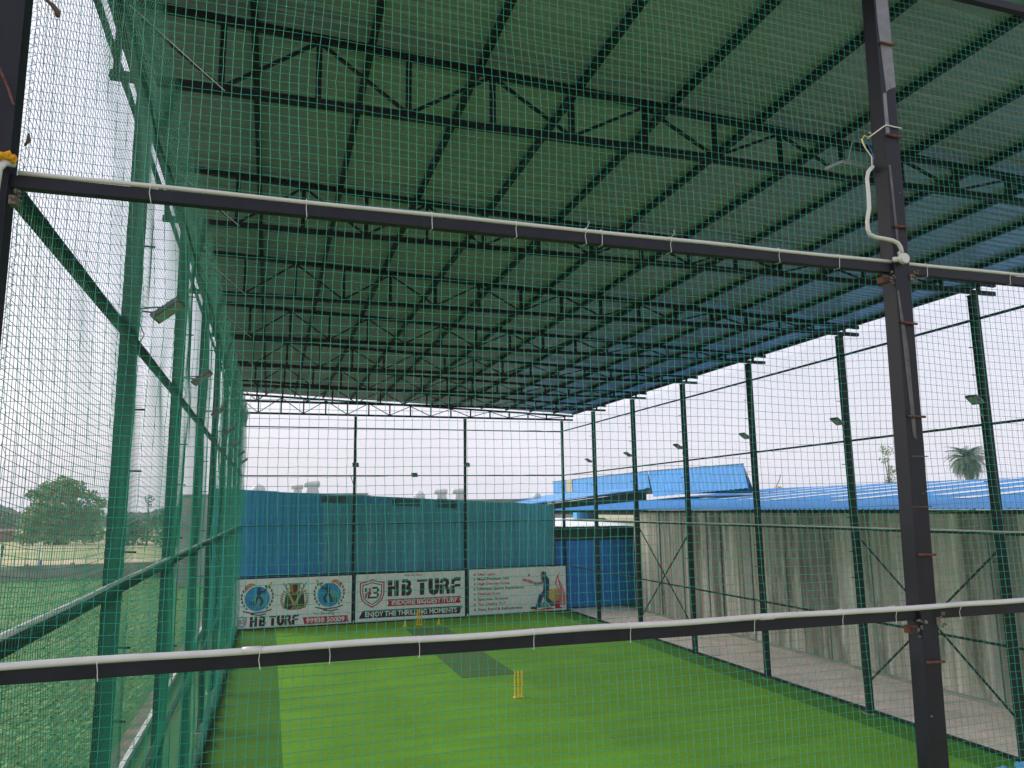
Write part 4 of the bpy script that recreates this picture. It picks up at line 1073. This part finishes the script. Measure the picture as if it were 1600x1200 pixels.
class Art:
    """flat printed shapes, each layer a thin sheet standing proud of the one below"""
    def __init__(s, parent, w_): s.p = parent; s.l = {}; s.w = w_
    def mb(s, m, layer, nm='printed_art'):
        return s.l.setdefault((nm, m, layer), MB())
    def poly(s, m, pts, layer=1, nm='printed_art'):
        s.mb(m, layer, nm).prism([(x - s.w / 2, z) for x, z in pts], -.03 - .004 * layer, -.03 - .004 * layer + .003)
    def ell(s, m, cx, cz, rx, rz, layer=1, n=28, nm='printed_art'): s.poly(m, arc(cx, cz, rx, rz, 0, 360 - 360 / n, n - 1), layer, nm)
    def stroke(s, m, pts, w_, layer=1, nm='printed_art'):
        a, b = ribbon_poly(pts, w_)
        for i in range(len(a) - 1): s.poly(m, [tuple(b[i]), tuple(b[i + 1]), tuple(a[i + 1]), tuple(a[i])], layer, nm)
    def text(s, m, body, x0, x1, z, h_, bold=.0, layer=2, nm='lettering'):
        cu = bpy.data.curves.new("lettering", 'FONT'); cu.body = body; cu.size = 1; cu.offset = bold; cu.extrude = .0015; cu.resolution_u = 3
        o = bpy.data.objects.new("lettering", cu); C.objects.link(o)
        bpy.context.view_layer.update()
        me = bpy.data.meshes.new_from_object(o.evaluated_get(bpy.context.evaluated_depsgraph_get()))
        bpy.data.objects.remove(o); 
        co = np.empty(len(me.vertices) * 3, dtype=np.float32); me.vertices.foreach_get("co", co); co = co.reshape(-1, 3)
        sx = (x1 - x0) / (co[:, 0].max() - co[:, 0].min()); capz = .70
        nc = np.zeros_like(co); nc[:, 0] = (co[:, 0] - co[:, 0].min()) * sx + x0 - s.w / 2; nc[:, 2] = co[:, 1] * h_ / capz + z; nc[:, 1] = -.03 - .004 * layer + co[:, 2]
        me.vertices.foreach_set("co", nc.ravel()); me.update(); me.materials.append(M[m]); me.name = nm
        ob = bpy.data.objects.new(nm, me); C.objects.link(ob); ob.parent = s.p
    def done(s):
        for (nm, m, layer), mb in s.l.items(): mb.build(nm, M[m], s.p)

def hb_turf(A, x0, x1, z, h_, layer=2):
    """heavy stencil letters"""
    u = (x1 - x0) / 6.05; w_ = .36 * u
    def st(pts, wd=1.0): A.stroke('ink', [(x0 + a * u, z + b * h_) for a, b in pts], w_ * wd, layer, 'lettering')
    hh = w_ / 2 / h_
    st([(.15, 0), (.15, .62)]); st([(.15, .66), (.15, 1)]); st([(.68, 0), (.68, 1)]); st([(.33, .52), (.52, .52)], .62)   # H
    b = 1.12                                                                                                           # B
    st([(b + .15, 0), (b + .15, .72)]); st([(b + .02, .86), (b + .2, .93)] + [(b + .42, .91), (b + .6, .82), (b + .62, .68), (b + .5, .58)], .72)
    st([(b + .36, .52), (b + .58, .45), (b + .68, .3), (b + .6, .14), (b + .36, .07)], .82)
    t_ = 2.36
    st([(t_, .9), (t_ + .84, .9)], .55); st([(t_ + .42, 0), (t_ + .42, .76)])                                           # T
    c = 3.34
    st([(c + .15, 1), (c + .15, .34)] + [(c + .22, .17), (c + .42, .1), (c + .62, .17), (c + .69, .34), (c + .69, .62)]); st([(c + .69, .66), (c + .69, 1)])   # U
    r = 4.28
    st([(r + .15, 0), (r + .15, .6)]); st([(r + .1, .68), (r + .2, .86), (r + .4, .91), (r + .6, .84), (r + .64, .68), (r + .54, .52), (r + .4, .46)], .8); st([(r + .52, .4), (r + .68, .28), (r + .68, 0)], .8)   # R
    f = 5.2
    st([(f + .15, 0), (f + .15, .5)] ); st([(f + .12, .58), (f + .2, .8), (f + .38, .9), (f + .84, .9)], .78); st([(f + .34, .5), (f + .8, .5)], .6)   # F

def shield(A, cx, cz, w_, h_, layer=2, c1='red', c2='ink', lw=.035):
    def sh(k): return [(cx + a * w_ / 2 * k, cz + b * h_ / 2 * k) for a, b in [(0, 1), (.45, .86), (1, .78), (1, 0), (.86, -.42), (.5, -.75), (0, -1), (-.5, -.75), (-.86, -.42), (-1, 0), (-1, .78), (-.45, .86), (0, 1)]]
    A.stroke(c1, sh(1), lw, layer, 'emblem'); A.stroke(c2, sh(.8), lw * .7, layer, 'emblem')
    def st(m, pts, k=1): A.stroke(m, [(cx + a * w_, cz + b * h_) for a, b in pts], lw * 1.5 * k, layer + 0, 'emblem')
    st(c2, [(-.27, .06), (-.27, .2)]); st(c1, [(-.26, -.16), (-.26, -.02), (-.1, .06), (-.1, .2)]); 
    st(c2, [(.0, .2), (.2, .2), (.26, .12), (.2, .03)]); st(c2, [(-.05, .03), (-.14, -.06), (-.14, -.15), (.2, -.15), (.27, -.06), (.2, .015), (.05, .02)], .9)

def banner(x0, x1, z0, z1, label):
    t = empty("advert_banner", ((x0 + x1) / 2, BY, 0), label, "banner", "advert banners along the far end")
    w_ = x1 - x0
    MB().box(-w_ / 2, w_ / 2, -.03, -.005, z0, z1).build("sheet", M['paper'], t)
    mb = MB()
    for (a, b, c_, d) in [(-w_ / 2 - .04, w_ / 2 + .04, z1 + .001, z1 + .05), (-w_ / 2 - .04, w_ / 2 + .04, z0 - .05, z0 - .001), (-w_ / 2 - .05, -w_ / 2 - .001, z0, z1), (w_ / 2 + .001, w_ / 2 + .05, z0, z1)]:
        mb.box(a, b, -.035, .03, c_, d)
    mb.build("frame", M['steel'], t)
    return t, Art(t, w_)

def batsman(A, cx, cz, s, flip, m='navy', bat='wood', layer=3):
    f = -1 if flip else 1
    def pp(pts): return [(cx + f * a * s, cz + b * s) for a, b in pts]
    A.ell(m, cx + f * .02 * s, cz + .56 * s, .085 * s, .09 * s, layer, 16, 'player_print')
    A.poly(m, pp([(-.1, .47), (.12, .47), (.14, .1), (-.08, .1)]), layer, 'player_print')
    A.stroke(m, pp([(.1, .45), (.3, .40), (.42, .56)]), .07 * s, layer, 'player_print')
    A.stroke(m, pp([(-.1, .42), (.1, .33), (.34, .46)]), .06 * s, layer + 1, 'player_print')
    A.stroke(bat, pp([(.40, .54), (.55, .70), (.7, .92)]), .075 * s, layer + 1, 'player_print')
    A.stroke(m, pp([(-.03, .14), (-.14, -.12), (-.2, -.42)]), .12 * s, layer, 'player_print')
    A.stroke(m, pp([(.07, .12), (.22, -.14), (.1, -.42)]), .12 * s, layer + 1, 'player_print')

def leaves(A, cx, cz, r, layer=2):
    for sg in (-1, 1):
        for k in range(7):
            a = R(-50 + k * 15); x = cx + sg * r * 1.13 * math.cos(a); z = cz + r * 1.1 * math.sin(a)
            A.poly('olive', [(x, z), (x + sg * .09 * r * 1.6, z + .1 * r), (x + sg * .06 * r, z + .3 * r), (x - sg * .02 * r, z + .14 * r)], layer)

# left banner
t, A = banner(-1.40, 3.76, .06, 2.19, "left white banner with two round player emblems, a trophy and a phone number")
for (cx, cz, flip, ox) in [(1.02, 1.33, False, -.28), (4.15, 1.36, True, .26)]:
    A.ell('orange', cx + ox, cz + .42, .26, .26, 1); A.ell('pink', cx + ox * 1.35, cz + .36, .15, .17, 2)
    A.ell('paper', cx, cz, .57, .58, 3); A.ell('sky_blue', cx, cz, .53, .54, 4)
    A.ell('teal', cx + .1, cz - .08, .3, .3, 5)
    for k in (-.32, -.24, -.16): A.stroke('navy', [(cx + (k if not flip else -k), cz - .38), (cx + (k if not flip else -k), cz - .1)], .025, 6)
    batsman(A, cx + .05 * (-1 if flip else 1), cz - .02, .78, flip, layer=7)
    leaves(A, cx, cz, .56)
    A.ell('ink', cx + (.36 if not flip else -.36), cz + .52, .055, .055, 2)
    A.stroke('olive', [(cx - .6, cz - .52), (cx - .2, cz - .62), (cx + .3, cz - .58), (cx + .62, cz - .48)], .05, 6)
    A.stroke('ink', [(cx - .25, cz - .66), (cx + .1, cz - .72), (cx + .4, cz - .66)], .05, 2)
cx = 2.62
A.poly('gold', [(cx - .26, 1.95), (cx + .26, 1.95), (cx + .2, 1.6), (cx + .07, 1.45), (cx - .07, 1.45), (cx - .2, 1.6)], 2); A.poly('brown', [(cx - .09, 1.9), (cx + .12, 1.9), (cx + .1, 1.6), (cx - .04, 1.5)], 3)
A.stroke('gold', arc(cx - .27, 1.82, .11, .12, 60, 300), .035, 4); A.stroke('gold', arc(cx + .27, 1.82, .11, .12, 120, -120), .035, 4)
A.poly('olive', [(cx - .38, 1.5), (cx - .1, 1.62), (cx + .1, 1.62), (cx + .4, 1.5), (cx + .46, .95), (cx + .3, .78), (cx - .3, .78), (cx - .46, .95)], 1)
A.stroke('teal', [(cx - .5, 1.98), (cx - .32, 1.62)], .05, 5); A.stroke('teal', [(cx + .5, 1.98), (cx + .32, 1.62)], .05, 5)
A.stroke('wood', [(cx - .32, 1.62), (cx - .03, 1.05)], .11, 5); A.stroke('wood', [(cx + .32, 1.62), (cx + .05, 1.05)], .11, 6)
A.poly('gold', [(cx - .1, 1.1), (cx + .1, 1.1), (cx + .06, .92), (cx + .16, .8), (cx - .16, .8), (cx - .06, .92)], 4)
A.ell('brown', cx - .26, .93, .12, .12, 5, 18); A.ell('gold', cx + .26, .88, .15, .07, 5, 18)
for sg in (-1, 1):
    for k in range(8):
        z = .82 + k * .1; x = cx + sg * (.36 + .12 * math.sin(k * .45)); A.poly('gold', [(x, z), (x + sg * .14, z + .04), (x + sg * .15, z + .12), (x + sg * .03, z + .07)], 2)
shield(A, .40, .36, .38, .46, 2, 'grey', 'grey', .03)
hb_turf(A, .75, 2.83, .13, .44)
A.poly('red', [(3.0, .42), (4.98, .42), (5.06, .12), (3.08, .12)], 1)
A.text('paper', "99938 50009", 3.16, 4.86, .17, .2, .02, 2)
A.text('ink', "For Booking:", 3.48, 4.42, .50, .13, .0, 1)
A.done()
# middle banner
t, A = banner(3.94, 9.14, .06, 2.21, "middle white banner with large black club lettering and shield emblem")
shield(A, .76, 1.33, 1.08, 1.24, 2, 'red', 'ink', .055)
hb_turf(A, 1.5, 5.0, 1.16, .74)
for k in range(11):
    A.poly('dim_red', [(2.25 + k * .08, 2.06), (2.31 + k * .08, 2.06), (2.30 + k * .08, 2.06 + .04 + .03 * (k % 3)), (2.26 + k * .08, 2.12)], 1)
A.poly('red', [(1.46, 1.03), (5.02, 1.03), (4.94, .87), (5.02, .71), (1.46, .71), (1.54, .87)], 1)
A.text('paper', "INDORE BIGGEST TURF", 1.68, 4.82, .77, .21, .02, 2)
A.poly('ink', [(.34, .57), (5.08, .57), (4.94, .22), (.16, .22)], 1)
A.text('paper', "ENJOY THE THRILLING MOMENTS", .45, 4.8, .29, .21, .02, 2)
A.done()
# right banner
t, A = banner(9.36, 14.38, .10, 2.24, "right white banner with a list of features and a blue clad batting player")
lines = ["24x7 open", "Most Premium Turf", "High Density Grass", "Ultimate Sports Experience", "Flexible Slots", "Spacious Ground", "Top Quality Turf", "Enjoy Food & Refreshment"]
ends = [1.33, 2.02, 2.05, 2.76, 1.55, 1.93, 1.83, 2.7]
zs_ = [1.93, 1.71, 1.48, 1.25, 1.01, .76, .53, .28]
for i, (s_, e, z) in enumerate(zip(lines, ends, zs_)):
    A.text('red' if i % 2 == 0 else 'ink', s_, .42, e, z, .125, .012, 2)
    A.ell('grey', .27, z + .05, .055, .055, 1, 14)
bx = 3.8
A.ell('sun', 4.35, .78, .38, .42, 1); A.poly('pink', [(4.2, .3), (4.95, .35), (4.98, .75), (4.82, 1.3), (4.62, 1.65), (4.7, 1.95), (4.5, 1.7), (4.42, 1.4), (4.6, 1.1), (4.65, .8)], 2)
A.poly('paper', [(4.5, 1.35), (4.62, 1.2), (4.72, 1.0), (4.6, 1.5), (4.56, 1.72)], 3)
for x in (4.36, 4.47, 4.58): A.stroke('wood', [(x, .25), (x, 1.12)], .05, 4)
A.poly('red', [(4.3, .22), (4.66, .22), (4.66, .55), (4.3, .55)], 5)
A.poly('red', [(3.5, .16), (4.95, .22), (4.6, .27), (3.9, .25)], 6); A.poly('sun', [(2.9, .1), (3.9, .12), (4.2, .2), (3.4, .2)], 3); A.poly('teal', [(3.55, .28), (4.15, .28), (3.85, .6)], 3)
A.ell('blue_kit', 3.83, 1.90, .14, .13, 7, 18, 'player_print'); A.ell('skin', 3.76, 1.82, .08, .08, 8, 14, 'player_print')
A.poly('blue_kit', [(3.68, 1.72), (3.98, 1.8), (4.12, 1.62), (4.1, 1.05), (3.78, 1.0), (3.82, 1.4)], 7, 'player_print')
A.stroke('blue_kit', [(4.0, 1.7), (3.86, 1.52)], .13, 8, 'player_print'); A.stroke('skin', [(3.86, 1.52), (3.6, 1.44), (3.48, 1.46)], .08, 9, 'player_print')
A.ell('teal', 3.42, 1.44, .13, .08, 10, 14, 'player_print')
A.stroke('pink', [(2.72, 1.67), (3.25, 1.52)], .12, 11, 'player_print'); A.stroke('wood', [(3.25, 1.52), (3.42, 1.47)], .045, 11, 'player_print')
A.stroke('blue_kit', [(3.92, 1.05), (3.66, .82), (3.48, .3)], .22, 9, 'player_print'); A.stroke('blue_kit', [(3.98, 1.02), (3.95, .7), (4.32, .33)], .2, 10, 'player_print')
A.poly('navy', [(3.1, .24), (3.42, .2), (3.5, .3), (3.3, .34), (3.14, .34)], 10, 'player_print'); A.poly('paper', [(4.2, .22), (4.42, .24), (4.36, .32), (4.22, .32)], 12, 'player_print')
A.ell('brown', 3.07, 1.87, .05, .05, 2, 12)
A.done()

# ================================================================== HAZE
hz = MB().box(-420, 260, -40, 460, -1.2, 30).build("haze", bpy.data.materials.new("haze"))
hm = hz.data.materials[0]; hm.use_nodes = True
hn = hm.node_tree; hn.nodes.clear()
vo = hn.nodes.new("ShaderNodeVolumePrincipled"); vo.inputs["Density"].default_value = 0.00055; vo.inputs["Color"].default_value = (.93, .95, 1, 1)
ou = hn.nodes.new("ShaderNodeOutputMaterial"); hn.links.new(vo.outputs[0], ou.inputs["Volume"])
tag(hz, "thin pale haze over the fields", kind="stuff")
